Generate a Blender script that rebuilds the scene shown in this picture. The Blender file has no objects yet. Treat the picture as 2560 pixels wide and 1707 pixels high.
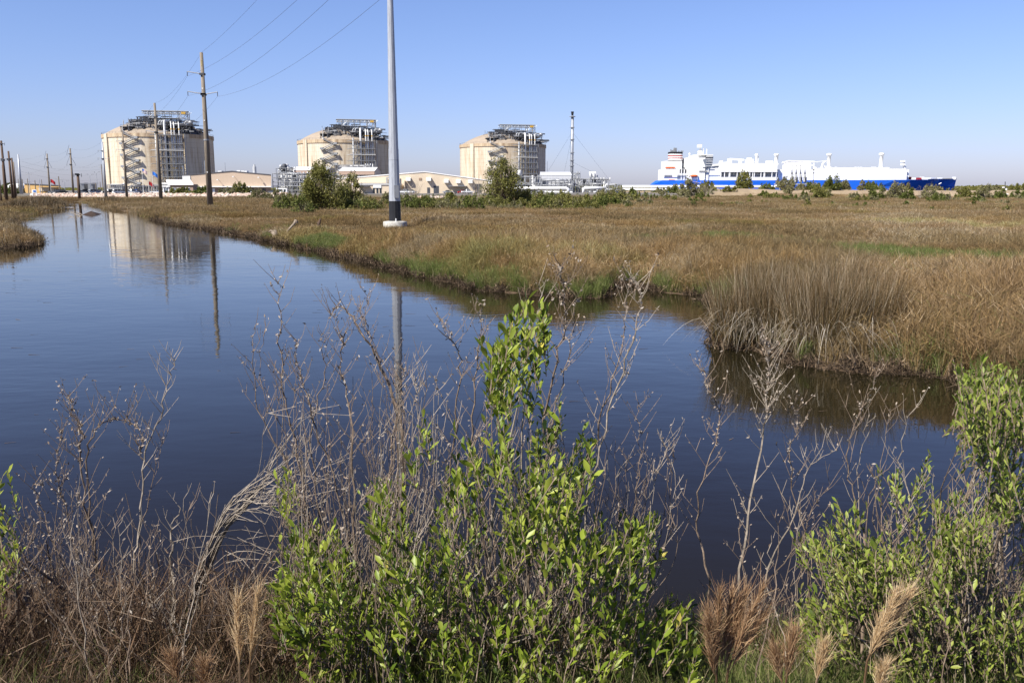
import bpy, bmesh, math, random
import numpy as np
from mathutils import Vector, Matrix, Euler
R = random.Random(7); NP = np.random.default_rng(11)
SC = bpy.context.scene; COL = SC.collection
D2R = math.radians
# ---------------------------------------------------------------- camera, sky, sun, exposure
CAM_H = 3.4
F_PX = 2200.0; PITCH = D2R(9.7872)
cam = bpy.data.cameras.new('camera'); camo = bpy.data.objects.new('camera', cam); COL.objects.link(camo)
cam.sensor_width = 36; cam.lens = 36*F_PX/2560; cam.clip_end = 20000; cam.clip_start = 0.1
camo.location = (0, 0, CAM_H); camo.rotation_euler = (math.pi/2-PITCH, 0, 0)
SC.camera = camo
SUN_EL = D2R(47); SUN_DIR = Vector((-0.76*math.cos(SUN_EL), -0.65*math.cos(SUN_EL), math.sin(SUN_EL)))
world = bpy.data.worlds.new('World'); SC.world = world; world.use_nodes = True
wn, wl = world.node_tree.nodes, world.node_tree.links
bg = wn['Background']; bg.inputs['Strength'].default_value = 0.087
sky = wn.new('ShaderNodeTexSky'); sky.sky_type = 'NISHITA'; sky.sun_disc = False
sky.sun_elevation = SUN_EL; sky.sun_rotation = math.atan2(SUN_DIR.x, SUN_DIR.y)
sky.air_density = 1.0; sky.dust_density = 0.6; sky.ozone_density = 2.5
hs = wn.new('ShaderNodeHueSaturation'); hs.inputs['Saturation'].default_value = 1.0
tc = wn.new('ShaderNodeTexCoord'); sx = wn.new('ShaderNodeSeparateXYZ')
rp = wn.new('ShaderNodeValToRGB'); rp.color_ramp.interpolation = 'EASE'
rp.color_ramp.elements[0].position = 0.0; rp.color_ramp.elements[0].color = (0.66, 0.675, 1.0, 1)
rp.color_ramp.elements[1].position = 0.42; rp.color_ramp.elements[1].color = (0.25, 0.34, 0.66, 1)
e = rp.color_ramp.elements.new(0.19); e.color = (0.69, 0.72, 0.98, 1)
mx = wn.new('ShaderNodeMix'); mx.data_type = 'RGBA'; mx.blend_type = 'MULTIPLY'; mx.inputs[0].default_value = 1
wl.new(tc.outputs['Generated'], sx.inputs[0]); wl.new(sx.outputs['Z'], rp.inputs[0])
wl.new(sky.outputs[0], hs.inputs['Color']); wl.new(hs.outputs[0], mx.inputs[6]); wl.new(rp.outputs[0], mx.inputs[7])
wl.new(mx.outputs[2], bg.inputs['Color'])
sl = bpy.data.lights.new('sun', 'SUN'); sl.energy = 4.9; sl.angle = D2R(0.5); sl.color = (1.0, 0.95, 0.87)
so = bpy.data.objects.new('sun', sl); COL.objects.link(so); so.rotation_euler = SUN_DIR.to_track_quat('Z', 'Y').to_euler()
so.location = (-40, -30, 60)
SC.view_settings.view_transform = 'Standard'; SC.view_settings.look = 'None'
SC.view_settings.gamma = 1; SC.view_settings.use_curve_mapping = False
SC.view_settings.exposure = 0.90
SC.render.engine = 'CYCLES'; SC.cycles.max_bounces = 6; SC.cycles.transparent_max_bounces = 4

# ---------------------------------------------------------------- measuring: a point of the place from a pixel and a distance
cP, sP = math.cos(PITCH), math.sin(PITCH)
def at(px, py, Y):
    v = (853.5-py)/F_PX
    dz = Y*(v*cP-sP)/(cP+v*sP)
    return Vector(((px-1280)/F_PX*(Y*cP-dz*sP), Y, CAM_H+dz))
def gnd(px, py, z=0.0):
    v = (853.5-py)/F_PX; k = (v*cP-sP)/(cP+v*sP)
    return at(px, py, (z-CAM_H)/k)

# ---------------------------------------------------------------- mesh and object helpers
class MB:
    def __init__(s): s.v = []; s.f = []; s.smooth = False
    def add(s, vs, fs):
        n = len(s.v); s.v += [tuple(q) for q in vs]; s.f += [tuple(i+n for i in f) for f in fs]; return s
    def box(s, c, d, rz=0.0):
        hx, hy, hz = d[0]/2, d[1]/2, d[2]/2; ca, sa = math.cos(rz), math.sin(rz)
        vs = [(c[0]+x*ca-y*sa, c[1]+x*sa+y*ca, c[2]+z) for z in (-hz, hz) for x, y in ((-hx, -hy), (hx, -hy), (hx, hy), (-hx, hy))]
        return s.add(vs, [(3, 2, 1, 0), (4, 5, 6, 7), (0, 1, 5, 4), (1, 2, 6, 5), (2, 3, 7, 6), (3, 0, 4, 7)])
    def span(s, a, b):
        return s.box([(a[i]+b[i])/2 for i in range(3)], [abs(a[i]-b[i]) for i in range(3)])
    def pbox(s, x0, x1, yt, yb, Y, dep):          # front face at Y between pixel columns and rows, depth behind it
        a = at(x0, yb, Y); b = at(x1, yt, Y)
        return s.span((a.x, Y, a.z), (b.x, Y+dep, b.z))
    def tube(s, p0, p1, r0, r1=None, n=6, cap=True):
        return s.path([p0, p1], [r0, r0 if r1 is None else r1], n, cap)
    def path(s, pts, rs, n=5, cap=True):
        pts = [Vector(p) for p in pts]
        if not hasattr(rs, '__len__'): rs = [rs]*len(pts)
        b = len(s.v); prev = None
        for i, p in enumerate(pts):
            t = (pts[min(i+1, len(pts)-1)]-pts[max(i-1, 0)])
            t = t.normalized() if t.length > 1e-9 else Vector((0, 0, 1))
            if prev is None:
                u = t.cross(Vector((0, 1, 0)) if abs(t.y) < .9 else Vector((1, 0, 0))).normalized()
            else:
                u = (prev-t*prev.dot(t)); u = u.normalized() if u.length > 1e-6 else prev
            prev = u; w = t.cross(u)
            for k in range(n):
                a = 2*math.pi*k/n; q = p+(u*math.cos(a)+w*math.sin(a))*rs[i]; s.v.append((q.x, q.y, q.z))
        for i in range(len(pts)-1):
            for k in range(n):
                k2 = (k+1) % n; s.f.append((b+i*n+k, b+i*n+k2, b+(i+1)*n+k2, b+(i+1)*n+k))
        if cap:
            s.f.append(tuple(b+k for k in reversed(range(n)))); s.f.append(tuple(b+(len(pts)-1)*n+k for k in range(n)))
        return s
    def lathe(s, c, prof, n=24, a0=0.0, a1=2*math.pi):
        b = len(s.v); full = abs(a1-a0-2*math.pi) < 1e-6; m = n if full else n+1
        for r, z in prof:
            for k in range(m):
                a = a0+(a1-a0)*k/n; s.v.append((c[0]+r*math.cos(a), c[1]+r*math.sin(a), c[2]+z))
        for i in range(len(prof)-1):
            for k in range(n):
                k2 = (k+1) % m if full else k+1
                s.f.append((b+i*m+k, b+i*m+k2, b+(i+1)*m+k2, b+(i+1)*m+k))
        return s
    def build(s, name, m, parent=None, smooth=False):
        me = bpy.data.meshes.new(name); off = parent_off(parent)
        me.from_pydata([(x-off[0], y-off[1], z-off[2]) for x, y, z in s.v], [], s.f); me.update()
        if m: me.materials.append(m)
        if smooth: me.polygons.foreach_set('use_smooth', [True]*len(me.polygons))
        o = bpy.data.objects.new(name, me); COL.objects.link(o)
        if parent: o.parent = parent
        return o
OFF = {}
def parent_off(p):
    if p is None: return (0, 0, 0)
    return OFF.get(p.name, (0, 0, 0))
def np_mesh(name, V, Fq, m, parent=None, smooth=False, link=True):
    V = np.asarray(V, dtype=np.float32).reshape(-1, 3); Fq = np.asarray(Fq, dtype=np.int32); k = Fq.shape[1]
    off = parent_off(parent); V = V-np.array(off, dtype=np.float32)
    me = bpy.data.meshes.new(name); me.vertices.add(len(V)); me.vertices.foreach_set('co', V.ravel())
    me.loops.add(Fq.size); me.loops.foreach_set('vertex_index', Fq.ravel())
    me.polygons.add(len(Fq)); me.polygons.foreach_set('loop_start', np.arange(0, Fq.size, k, dtype=np.int32))
    me.update(calc_edges=True)
    if smooth: me.polygons.foreach_set('use_smooth', np.ones(len(Fq), dtype=bool))
    if m: me.materials.append(m)
    o = bpy.data.objects.new(name, me)
    if link: COL.objects.link(o)
    if parent: o.parent = parent
    return o
def tag(o, label=None, cat=None, group=None, kind=None):
    if label: o['label'] = label
    if cat: o['category'] = cat
    if group: o['group'] = group
    if kind: o['kind'] = kind
    return o
def thing(name, loc, label, cat, group=None):
    o = bpy.data.objects.new(name, None); COL.objects.link(o); o.location = loc; o.empty_display_size = .2
    OFF[o.name] = tuple(loc); return tag(o, label, cat, group)
def dup(root, loc, label=None, group=None):
    r = root.copy(); COL.objects.link(r); r.location = loc
    if label: r['label'] = label
    if group: r['group'] = group
    for ch in list(root.children):
        c = ch.copy(); COL.objects.link(c); c.parent = r
        for g in list(ch.children):
            d = g.copy(); COL.objects.link(d); d.parent = c
    return r

# ---------------------------------------------------------------- materials
def nm(name):
    m = bpy.data.materials.new(name); m.use_nodes = True
    return m, m.node_tree.nodes, m.node_tree.links, m.node_tree.nodes['Principled BSDF']
def ramp(N, stops):
    r = N.new('ShaderNodeValToRGB'); el = r.color_ramp.elements
    while len(el) < len(stops): el.new(0.5)
    for e_, (p, c) in zip(el, stops): e_.position = p; e_.color = (*c, 1)
    return r
def pm(name, c1, c2=None, scale=3.0, rough=.7, metal=0.0, bump=0.0, stretch=(1, 1, 1), spec=.35):
    m, N, L, b = nm(name); b.inputs['Roughness'].default_value = rough; b.inputs['Metallic'].default_value = metal
    b.inputs['Specular IOR Level'].default_value = spec
    if c2 is None: c2 = tuple(x*.8 for x in c1)
    t = N.new('ShaderNodeTexCoord'); mp = N.new('ShaderNodeMapping'); mp.inputs['Scale'].default_value = stretch
    n = N.new('ShaderNodeTexNoise'); n.inputs['Scale'].default_value = scale; n.inputs['Detail'].default_value = 6; n.inputs['Roughness'].default_value = .65
    r = ramp(N, [(.3, c2), (.68, c1)])
    L.new(t.outputs['Object'], mp.inputs[0]); L.new(mp.outputs[0], n.inputs['Vector']); L.new(n.outputs[0], r.inputs[0]); L.new(r.outputs[0], b.inputs['Base Color'])
    if bump:
        bp = N.new('ShaderNodeBump'); bp.inputs['Strength'].default_value = bump; bp.inputs['Distance'].default_value = .05
        L.new(n.outputs[0], bp.inputs['Height']); L.new(bp.outputs[0], b.inputs['Normal'])
    return m
def leafmat(name, cols, trans=.3, rough=.5, loc_noise=None, spec=.3):
    m, N, L, b = nm(name); b.inputs['Roughness'].default_value = rough; b.inputs['Specular IOR Level'].default_value = spec
    g = N.new('ShaderNodeNewGeometry'); oi = N.new('ShaderNodeObjectInfo')
    if loc_noise:
        n = N.new('ShaderNodeTexNoise'); n.inputs['Scale'].default_value = loc_noise; n.inputs['Detail'].default_value = 4
        n.inputs['Roughness'].default_value = .6
        L.new(oi.outputs['Location'], n.inputs['Vector'])
        a = N.new('ShaderNodeMath'); a.operation = 'MULTIPLY_ADD'; a.inputs[1].default_value = 2.0; a.inputs[2].default_value = -.90
        L.new(n.outputs[0], a.inputs[0])
        c = N.new('ShaderNodeMath'); c.operation = 'MULTIPLY_ADD'; c.inputs[1].default_value = .8; L.new(g.outputs['Random Per Island'], c.inputs[0]); L.new(a.outputs[0], c.inputs[2]); src = c
    else:
        a = N.new('ShaderNodeMath'); a.operation = 'MULTIPLY_ADD'; a.inputs[1].default_value = .37; L.new(oi.outputs['Random'], a.inputs[0]); L.new(g.outputs['Random Per Island'], a.inputs[2])
        c = N.new('ShaderNodeMath'); c.operation = 'FRACT'; L.new(a.outputs[0], c.inputs[0]); src = c
    r = ramp(N, [(i/(len(cols)-1), q) for i, q in enumerate(cols)])
    L.new(src.outputs[0], r.inputs[0]); colout = r.outputs[0]
    if loc_noise:      # stands of different species: olive, rusty, straw
        mp = N.new('ShaderNodeMapping'); mp.inputs['Scale'].default_value = (.028, .060, 0); mp.inputs['Location'].default_value = (3.7, 1.3, 0); L.new(oi.outputs['Location'], mp.inputs[0])
        n2 = N.new('ShaderNodeTexNoise'); n2.inputs['Scale'].default_value = 1.0; n2.inputs['Detail'].default_value = 5; n2.inputs['Roughness'].default_value = .7; L.new(mp.outputs[0], n2.inputs[0])
        r2 = ramp(N, [(.30, (.68, .78, .48)), (.42, (1.05, .90, .78)), (.50, (.95, .97, .92)), (.57, (1.14, .95, .70)), (.64, (.80, .98, .52)), (.74, (1.15, 1.10, 1.0))])
        L.new(n2.outputs[0], r2.inputs[0]); mt2 = N.new('ShaderNodeMix'); mt2.data_type = 'RGBA'; mt2.blend_type = 'MULTIPLY'; mt2.inputs[0].default_value = .8
        L.new(r.outputs[0], mt2.inputs[6]); L.new(r2.outputs[0], mt2.inputs[7]); colout = mt2.outputs[2]
    L.new(colout, b.inputs['Base Color'])
    if trans:
        tr = N.new('ShaderNodeBsdfTranslucent'); mxs = N.new('ShaderNodeMixShader'); mxs.inputs[0].default_value = trans
        L.new(colout, tr.inputs[0]); L.new(b.outputs[0], mxs.inputs[1]); L.new(tr.outputs[0], mxs.inputs[2])
        L.new(mxs.outputs[0], N['Material Output'].inputs[0])
    return m
M = {}
M['white'] = pm('white_paint', (.78, .78, .76), (.66, .66, .64), .4, .45)
M['white_roof'] = pm('white_metal_roof', (.80, .79, .77), (.7, .69, .67), .3, .5)
M['ship_white'] = pm('ship_white_paint', (.82, .82, .80), (.74, .74, .71), .15, .45)
M['blue_hull'] = pm('blue_hull_paint', (.014, .13, .66), (.012, .11, .58), .05, .4)
M['steel'] = pm('galvanised_steel', (.36, .37, .38), (.22, .23, .24), .8, .5, .35)
M['steel_lt'] = pm('pale_steel_pipe', (.62, .62, .60), (.45, .45, .44), 1.2, .45, .2)
M['steel_dk'] = pm('dark_steel', (.075, .08, .09), (.04, .042, .05), 1.0, .6)
M['black'] = pm('black_paint', (.018, .019, .022), (.012, .012, .013), 2, .5)
M['red'] = pm('red_paint', (.30, .010, .014), (.24, .01, .012), 1, .5)
M['orange'] = pm('orange_paint', (.75, .12, .02), (.6, .1, .02), 1, .5)
M['yellow'] = pm('yellow_paint', (.70, .42, .05), (.55, .32, .04), 2, .5)
M['glass'] = pm('dark_window_glass', (.03, .04, .05), (.02, .025, .03), 2, .12, spec=.6)
M['grey_glass'] = pm('bridge_window_glass', (.25, .28, .33), (.14, .16, .2), .5, .2, spec=.6)
M['tan_panel'] = pm('tan_metal_siding', (.50, .39, .29), (.44, .34, .25), 1.2, .6, stretch=(6, 6, .1))
M['cream_panel'] = pm('cream_metal_siding', (.60, .50, .37), (.54, .45, .33), 1.0, .6, stretch=(5, 5, .1))
M['brick'] = pm('brown_brick', (.34, .24, .17), (.26, .18, .13), 8, .85)
M['ochre'] = pm('ochre_siding', (.60, .38, .14), (.52, .33, .12), 1.0, .6, stretch=(5, 5, .1))
M['trim'] = pm('dark_roof_trim', (.10, .10, .11), (.07, .07, .08), 2, .6)
M['grey_roof'] = pm('grey_metal_sheet', (.56, .57, .58), (.48, .49, .50), .6, .5, stretch=(3, 3, .3))
M['concrete'] = pm('pale_concrete', (.50, .48, .43), (.24, .23, .20), 2.6, .85, bump=.2)
M['cont_blue'] = pm('blue_container_paint', (.03, .15, .50), (.025, .12, .4), 2, .5)
M['wood_pole'] = pm('weathered_pole_wood', (.26, .22, .17), (.13, .105, .08), 3, .85, stretch=(3, 3, .25), bump=.3)
M['wood_dark'] = pm('creosote_wood', (.12, .075, .05), (.07, .045, .03), 3, .85, stretch=(3, 3, .3))
M['drift'] = pm('driftwood', (.34, .28, .21), (.12, .09, .065), 6, .9, bump=.4)
M['wire'] = pm('cable', (.10, .11, .14), None, 1, .6)
M['rubber'] = pm('tyre_rubber', (.03, .03, .03), None, 3, .8)
M['tag'] = pm('faded_yellow_tag', (.34, .27, .10), (.22, .18, .08), 3, .7)
M['rust'] = pm('rusty_dark_sheet', (.05, .028, .018), (.02, .015, .012), 3, .8)
def galv():
    m, N, L, b = nm('galvanised_pole_steel'); b.inputs['Roughness'].default_value = .45; b.inputs['Metallic'].default_value = .25
    t = N.new('ShaderNodeTexCoord'); mp = N.new('ShaderNodeMapping'); mp.inputs['Scale'].default_value = (2, 2, .3)
    n = N.new('ShaderNodeTexNoise'); n.inputs['Scale'].default_value = 2.5; n.inputs['Detail'].default_value = 8; n.inputs['Roughness'].default_value = .7
    r = ramp(N, [(.25, (.26, .27, .29)), (.5, (.38, .40, .43)), (.75, (.48, .50, .52))])
    L.new(t.outputs['Object'], mp.inputs[0]); L.new(mp.outputs[0], n.inputs[0]); L.new(n.outputs[0], r.inputs[0]); L.new(r.outputs[0], b.inputs['Base Color'])
    return m
M['galv'] = galv()
def tank_mat():
    m, N, L, b = nm('stained_concrete_wall'); b.inputs['Roughness'].default_value = .85; b.inputs['Specular IOR Level'].default_value = .15
    t = N.new('ShaderNodeTexCoord'); oi = N.new('ShaderNodeObjectInfo')
    s = N.new('ShaderNodeSeparateXYZ'); L.new(t.outputs['Object'], s.inputs[0])
    an = N.new('ShaderNodeMath'); an.operation = 'ARCTAN2'; L.new(s.outputs['Y'], an.inputs[0]); L.new(s.outputs['X'], an.inputs[1])
    ar = N.new('ShaderNodeMath'); ar.operation = 'MULTIPLY'; ar.inputs[1].default_value = 40; L.new(an.outputs[0], ar.inputs[0])
    c = N.new('ShaderNodeCombineXYZ'); L.new(ar.outputs[0], c.inputs[0]); L.new(s.outputs['Z'], c.inputs[1]); L.new(oi.outputs['Random'], c.inputs[2])
    def noise(sc, sx_, sy_, det=5):
        mp = N.new('ShaderNodeMapping'); mp.inputs['Scale'].default_value = (sx_, sy_, 40); L.new(c.outputs[0], mp.inputs[0])
        n = N.new('ShaderNodeTexNoise'); n.inputs['Scale'].default_value = sc; n.inputs['Detail'].default_value = det; n.inputs['Roughness'].default_value = .6
        L.new(mp.outputs[0], n.inputs[0]); return n
    n1 = noise(.5, 1, .05); r1 = ramp(N, [(.30, (.34, .26, .17)), (.45, (.53, .46, .35)), (.7, (.62, .56, .46))])
    L.new(n1.outputs[0], r1.inputs[0])
    n2 = noise(.12, 1, .22); r2 = ramp(N, [(.33, (.70, .58, .48)), (.5, (1, 1, 1))]); L.new(n2.outputs[0], r2.inputs[0])
    mx1 = N.new('ShaderNodeMix'); mx1.data_type = 'RGBA'; mx1.blend_type = 'MULTIPLY'; mx1.inputs[0].default_value = .8
    L.new(r1.outputs[0], mx1.inputs[6]); L.new(r2.outputs[0], mx1.inputs[7])
    # pour lines
    def lines(src, per, w, dark):
        a = N.new('ShaderNodeMath'); a.operation = 'MULTIPLY'; a.inputs[1].default_value = 1/per; L.new(src, a.inputs[0])
        f = N.new('ShaderNodeMath'); f.operation = 'FRACT'; L.new(a.outputs[0], f.inputs[0])
        g = N.new('ShaderNodeMath'); g.operation = 'GREATER_THAN'; g.inputs[1].default_value = w/per; L.new(f.outputs[0], g.inputs[0])
        k = N.new('ShaderNodeMath'); k.operation = 'MULTIPLY_ADD'; k.inputs[1].default_value = 1-dark; k.inputs[2].default_value = dark; L.new(g.outputs[0], k.inputs[0]); return k
    la = lines(s.outputs['Z'], 3.6, .22, .80); lb = lines(ar.outputs[0], 7.85, .25, .86)
    mu = N.new('ShaderNodeMath'); mu.operation = 'MULTIPLY'; L.new(la.outputs[0], mu.inputs[0]); L.new(lb.outputs[0], mu.inputs[1])
    mx2 = N.new('ShaderNodeVectorMath'); mx2.operation = 'SCALE'; L.new(mx1.outputs[2], mx2.inputs[0]); L.new(mu.outputs[0], mx2.inputs['Scale'])
    L.new(mx2.outputs[0], b.inputs['Base Color']); return m
M['tank'] = tank_mat()
M['tank_rim'] = pm('stained_rim_concrete', (.58, .47, .32), (.22, .14, .08), .35, .9, stretch=(1, 1, .05))
M['dome'] = pm('dome_concrete', (.34, .28, .21), (.26, .21, .16), .12, .9)
# ---------------------------------------------------------------- ground and water
def vnoise(x, y, s, seed=0):
    x = np.asarray(x)*s+seed*17.3; y = np.asarray(y)*s-seed*9.1
    xi = np.floor(x); yi = np.floor(y); fx = x-xi; fy = y-yi; fx = fx*fx*(3-2*fx); fy = fy*fy*(3-2*fy)
    def h(a, b):
        v = np.sin(a*127.1+b*311.7+seed*3.7)*43758.5453; return v-np.floor(v)
    return (h(xi, yi)*(1-fx)+h(xi+1, yi)*fx)*(1-fy)+(h(xi, yi+1)*(1-fx)+h(xi+1, yi+1)*fx)*fy
def fnoise(x, y, s, seed=0): return (vnoise(x, y, s, seed)+.5*vnoise(x, y, s*2.1, seed+1)+.25*vnoise(x, y, s*4.3, seed+2))/1.75
def sstep(x, a, b):
    t = np.clip((x-a)/(b-a), 0, 1); return t*t*(3-2*t)
def G2(l): return [tuple(gnd(*q)[:2]) for q in l]
POND = ([(-70, 6.2), (-70, 33), (-46, 48)] + G2([(0, 622), (51, 621), (86, 615), (93, 598), (80, 588), (33, 572), (26, 556), (38, 545), (77, 537), (102, 530),
        (139, 523), (139, 508), (138, 505), (175, 504.5), (212, 505), (245, 518), (281, 524), (339, 533), (383, 549), (434, 563), (510, 574), (560, 583), (640, 596), (667, 603),
        (722, 615), (762, 621), (803, 630), (858, 643), (912, 654), (953, 667), (1021, 679), (1075, 698), (1130, 709), (1184, 719), (1239, 730), (1280, 733), (1389, 743), (1498, 746),
        (1520, 730), (1533, 716), (1579, 715), (1634, 723), (1688, 734), (1742, 739), (1785, 742), (1812, 765), (1812, 810), (1797, 850), (1802, 868), (1872, 877), (1947, 889), (1991, 913), (2080, 925), (2150, 930), (2236, 927), (2304, 938),
        (2372, 948), (2406, 965), (2457, 979), (2560, 987), (2700, 990)]) + [(16, 12.6), (24, 11.5), (40, 11), (70, 10), (70, 6.2)])
CREEK = G2([(2150, 691), (2250, 694), (2350, 699), (2460, 704), (2560, 711), (2800, 722), (3100, 735), (3100, 775), (2800, 758), (2560, 741), (2420, 728), (2330, 716), (2230, 704), (2160, 699)])
def sdist(x, y, poly):                       # signed distance, negative inside
    P = np.array(poly); Q = np.roll(P, -1, 0); d = np.full(x.shape, 1e9); ins = np.zeros(x.shape, bool)
    for (ax, ay), (bx, by) in zip(P, Q):
        ex, ey = bx-ax, by-ay; t = np.clip(((x-ax)*ex+(y-ay)*ey)/(ex*ex+ey*ey+1e-12), 0, 1)
        d = np.minimum(d, np.hypot(x-ax-t*ex, y-ay-t*ey))
        c = ((ay > y) != (by > y)) & (x < (bx-ax)*(y-ay)/((by-ay) if by != ay else 1e-12)+ax); ins ^= c
    return np.where(ins, -d, d)
def water_d(x, y):
    wob = (fnoise(x, y, .9, 5)-.5)*.8+(fnoise(x, y, 3.1, 8)-.5)*.45
    return np.minimum(sdist(x, y, POND), sdist(x, y, CREEK))+wob*np.clip(y/20, .3, 1)
def height(x, y):
    x = np.asarray(x, float); y = np.asarray(y, float); d = water_d(x, y)
    h = np.where(d > 0, .03+.30*sstep(d, 0, 2.2)+.12*(fnoise(x, y, .35, 1)-.5)*sstep(d, .3, 3), -.45*sstep(-d, 0, 1.2))
    # embankment under the viewer
    yy = y+(fnoise(x, y*0, .8, 3)-.5)*.7
    emb = np.interp(yy, [-50, 1.2, 4.2, 6.3, 7.2, 9], [1.85, 1.75, .92, .03, -.3, -.45])
    emb = emb+.12*(fnoise(x, y, 2.5, 4)-.5)*(yy < 6.6)
    h = np.where(yy < 7.2, np.maximum(np.where(yy < 6.6, emb, h), np.where(yy < 6.6, emb, h)), h)
    # raised plant pad, levee, ship channel
    pad = sstep(y+.03*x+4*(fnoise(x, y, .05, 6)-.5), 324, 333)*(1-sstep(x, 78, 110))
    h = h*(1-pad)+1.7*pad
    lev = sstep(y, 300, 345)*(1-sstep(y, 380, 430))*sstep(x, 60, 100)
    h = h+lev*(2.7+1.1*(fnoise(x, y, .03, 9)-.5)-1.2*sstep(x, 190, 320))
    ch = sstep(x, 85, 105)*sstep(y, 600, 640)*(1-sstep(y, 1180, 1220))
    h = h*(1-ch)-4*ch
    return h
az = np.concatenate([np.arange(-180, -44, 4), np.arange(-44, 44, .3), np.arange(44, 180, 4)])*math.pi/180
rr = [.5]
while rr[-1] < 9000: rr.append(rr[-1]*1.023+.01)
rr = np.array(rr); A, RR = np.meshgrid(az, rr); X = RR*np.sin(A); Yg = RR*np.cos(A); Z = height(X, Yg)
na = len(az); nr = len(rr); I = np.arange(nr*na).reshape(nr, na)
a_, b_ = I[:-1, :], I[1:, :]
quads = np.stack([a_, np.roll(a_, -1, 1), np.roll(b_, -1, 1), b_], -1).reshape(-1, 4)
V = np.stack([X, Yg, Z], -1).reshape(-1, 3); V = np.vstack([V, [[0, 0, 1.78]]]); c0 = len(V)-1
gm = bpy.data.materials.new('marsh_ground'); gm.use_nodes = True
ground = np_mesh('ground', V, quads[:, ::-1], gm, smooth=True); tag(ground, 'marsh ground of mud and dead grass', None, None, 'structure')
D = water_d(X, Yg).reshape(-1); xf, yf = X.reshape(-1), Yg.reshape(-1)
mud = 1-sstep(D, .1, 1.4); n1 = fnoise(xf, yf, .12, 20)[:, None]; n2 = fnoise(xf, yf, 1.3, 22)[:, None]
colr = np.array([.13, .09, .05])*(1-n1)+np.array([.10, .085, .04])*n1
colr = colr*(.7+.6*n2); mudc = np.array([.085, .058, .036])*(.75+.5*n2); colr = colr*(1-mud[:, None])+mudc*mud[:, None]
pad = (sstep(yf+.03*xf, 330, 334)*(1-sstep(xf, 78, 110)))[:, None]; colr = colr*(1-pad)+np.array([.16, .15, .135])*pad
lev = (sstep(yf, 280, 300)*sstep(xf, 55, 90))[:, None]; colr = colr*(1-lev)+(np.array([.34, .26, .165])*(.7+.5*n2))*lev
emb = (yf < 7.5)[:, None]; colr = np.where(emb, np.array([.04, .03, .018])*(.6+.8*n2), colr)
colr = np.vstack([colr, [[.08, .06, .04]]])
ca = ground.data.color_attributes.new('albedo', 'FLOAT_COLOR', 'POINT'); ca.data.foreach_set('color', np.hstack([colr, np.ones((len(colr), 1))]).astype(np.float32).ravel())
N, L, b = gm.node_tree.nodes, gm.node_tree.links, gm.node_tree.nodes['Principled BSDF']; b.inputs['Roughness'].default_value = .9; b.inputs['Specular IOR Level'].default_value = .15
at_ = N.new('ShaderNodeAttribute'); at_.attribute_name = 'albedo'; tcc = N.new('ShaderNodeTexCoord'); nn = N.new('ShaderNodeTexNoise'); nn.inputs['Scale'].default_value = 6; nn.inputs['Detail'].default_value = 8
L.new(tcc.outputs['Object'], nn.inputs[0]); r_ = ramp(N, [(.3, (.6, .6, .6)), (.7, (1.3, 1.3, 1.3))]); L.new(nn.outputs[0], r_.inputs[0])
m_ = N.new('ShaderNodeMix'); m_.data_type = 'RGBA'; m_.blend_type = 'MULTIPLY'; m_.inputs[0].default_value = 1; L.new(at_.outputs['Color'], m_.inputs[6]); L.new(r_.outputs[0], m_.inputs[7]); L.new(m_.outputs[2], b.inputs['Base Color'])
bp = N.new('ShaderNodeBump'); bp.inputs['Strength'].default_value = .6; bp.inputs['Distance'].default_value = .06; L.new(nn.outputs[0], bp.inputs['Height']); L.new(bp.outputs[0], b.inputs['Normal'])

def water_mat():
    m, N, L, b = nm('pond_water'); b.inputs['Base Color'].default_value = (.012, .010, .0045, 1); b.inputs['Roughness'].default_value = .02
    b.inputs['IOR'].default_value = 1.333; b.inputs['Specular IOR Level'].default_value = .5
    t = N.new('ShaderNodeTexCoord')
    mp = N.new('ShaderNodeMapping'); mp.inputs['Scale'].default_value = (.55, 1.0, 1); mp.inputs['Rotation'].default_value = (0, 0, .25); L.new(t.outputs['Object'], mp.inputs[0])
    n1 = N.new('ShaderNodeTexNoise'); n1.inputs['Scale'].default_value = 3.2; n1.inputs['Detail'].default_value = 3; L.new(mp.outputs[0], n1.inputs[0])
    n0 = N.new('ShaderNodeTexNoise'); n0.inputs['Scale'].default_value = .5; n0.inputs['Detail'].default_value = 2; L.new(mp.outputs[0], n0.inputs[0])
    pt = N.new('ShaderNodeTexNoise'); pt.inputs['Scale'].default_value = .07; pt.inputs['Detail'].default_value = 3; mp2 = N.new('ShaderNodeMapping'); mp2.inputs['Scale'].default_value = (.6, .45, 1); L.new(t.outputs['Object'], mp2.inputs[0]); L.new(mp2.outputs[0], pt.inputs[0])
    pr = N.new('ShaderNodeMapRange'); pr.inputs[1].default_value = .42; pr.inputs[2].default_value = .62; pr.inputs[3].default_value = .15; pr.inputs[4].default_value = 1.0; L.new(pt.outputs[0], pr.inputs[0])
    mu = N.new('ShaderNodeMath'); mu.operation = 'MULTIPLY'; L.new(n1.outputs[0], mu.inputs[0]); L.new(pr.outputs[0], mu.inputs[1])
    ad = N.new('ShaderNodeMath'); ad.operation = 'MULTIPLY_ADD'; ad.inputs[1].default_value = 1.0; L.new(n0.outputs[0], ad.inputs[0]); L.new(mu.outputs[0], ad.inputs[2])
    bp = N.new('ShaderNodeBump'); bp.inputs['Strength'].default_value = 1.0; bp.inputs['Distance'].default_value = .011; L.new(ad.outputs[0], bp.inputs['Height']); L.new(bp.outputs[0], b.inputs['Normal'])
    return m
wr = np.array([1, 4, 10, 30, 100, 400, 1500, 9000.]); wa = np.linspace(0, 2*math.pi, 49)[:-1]; Aw, Rw = np.meshgrid(wa, wr)
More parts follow.
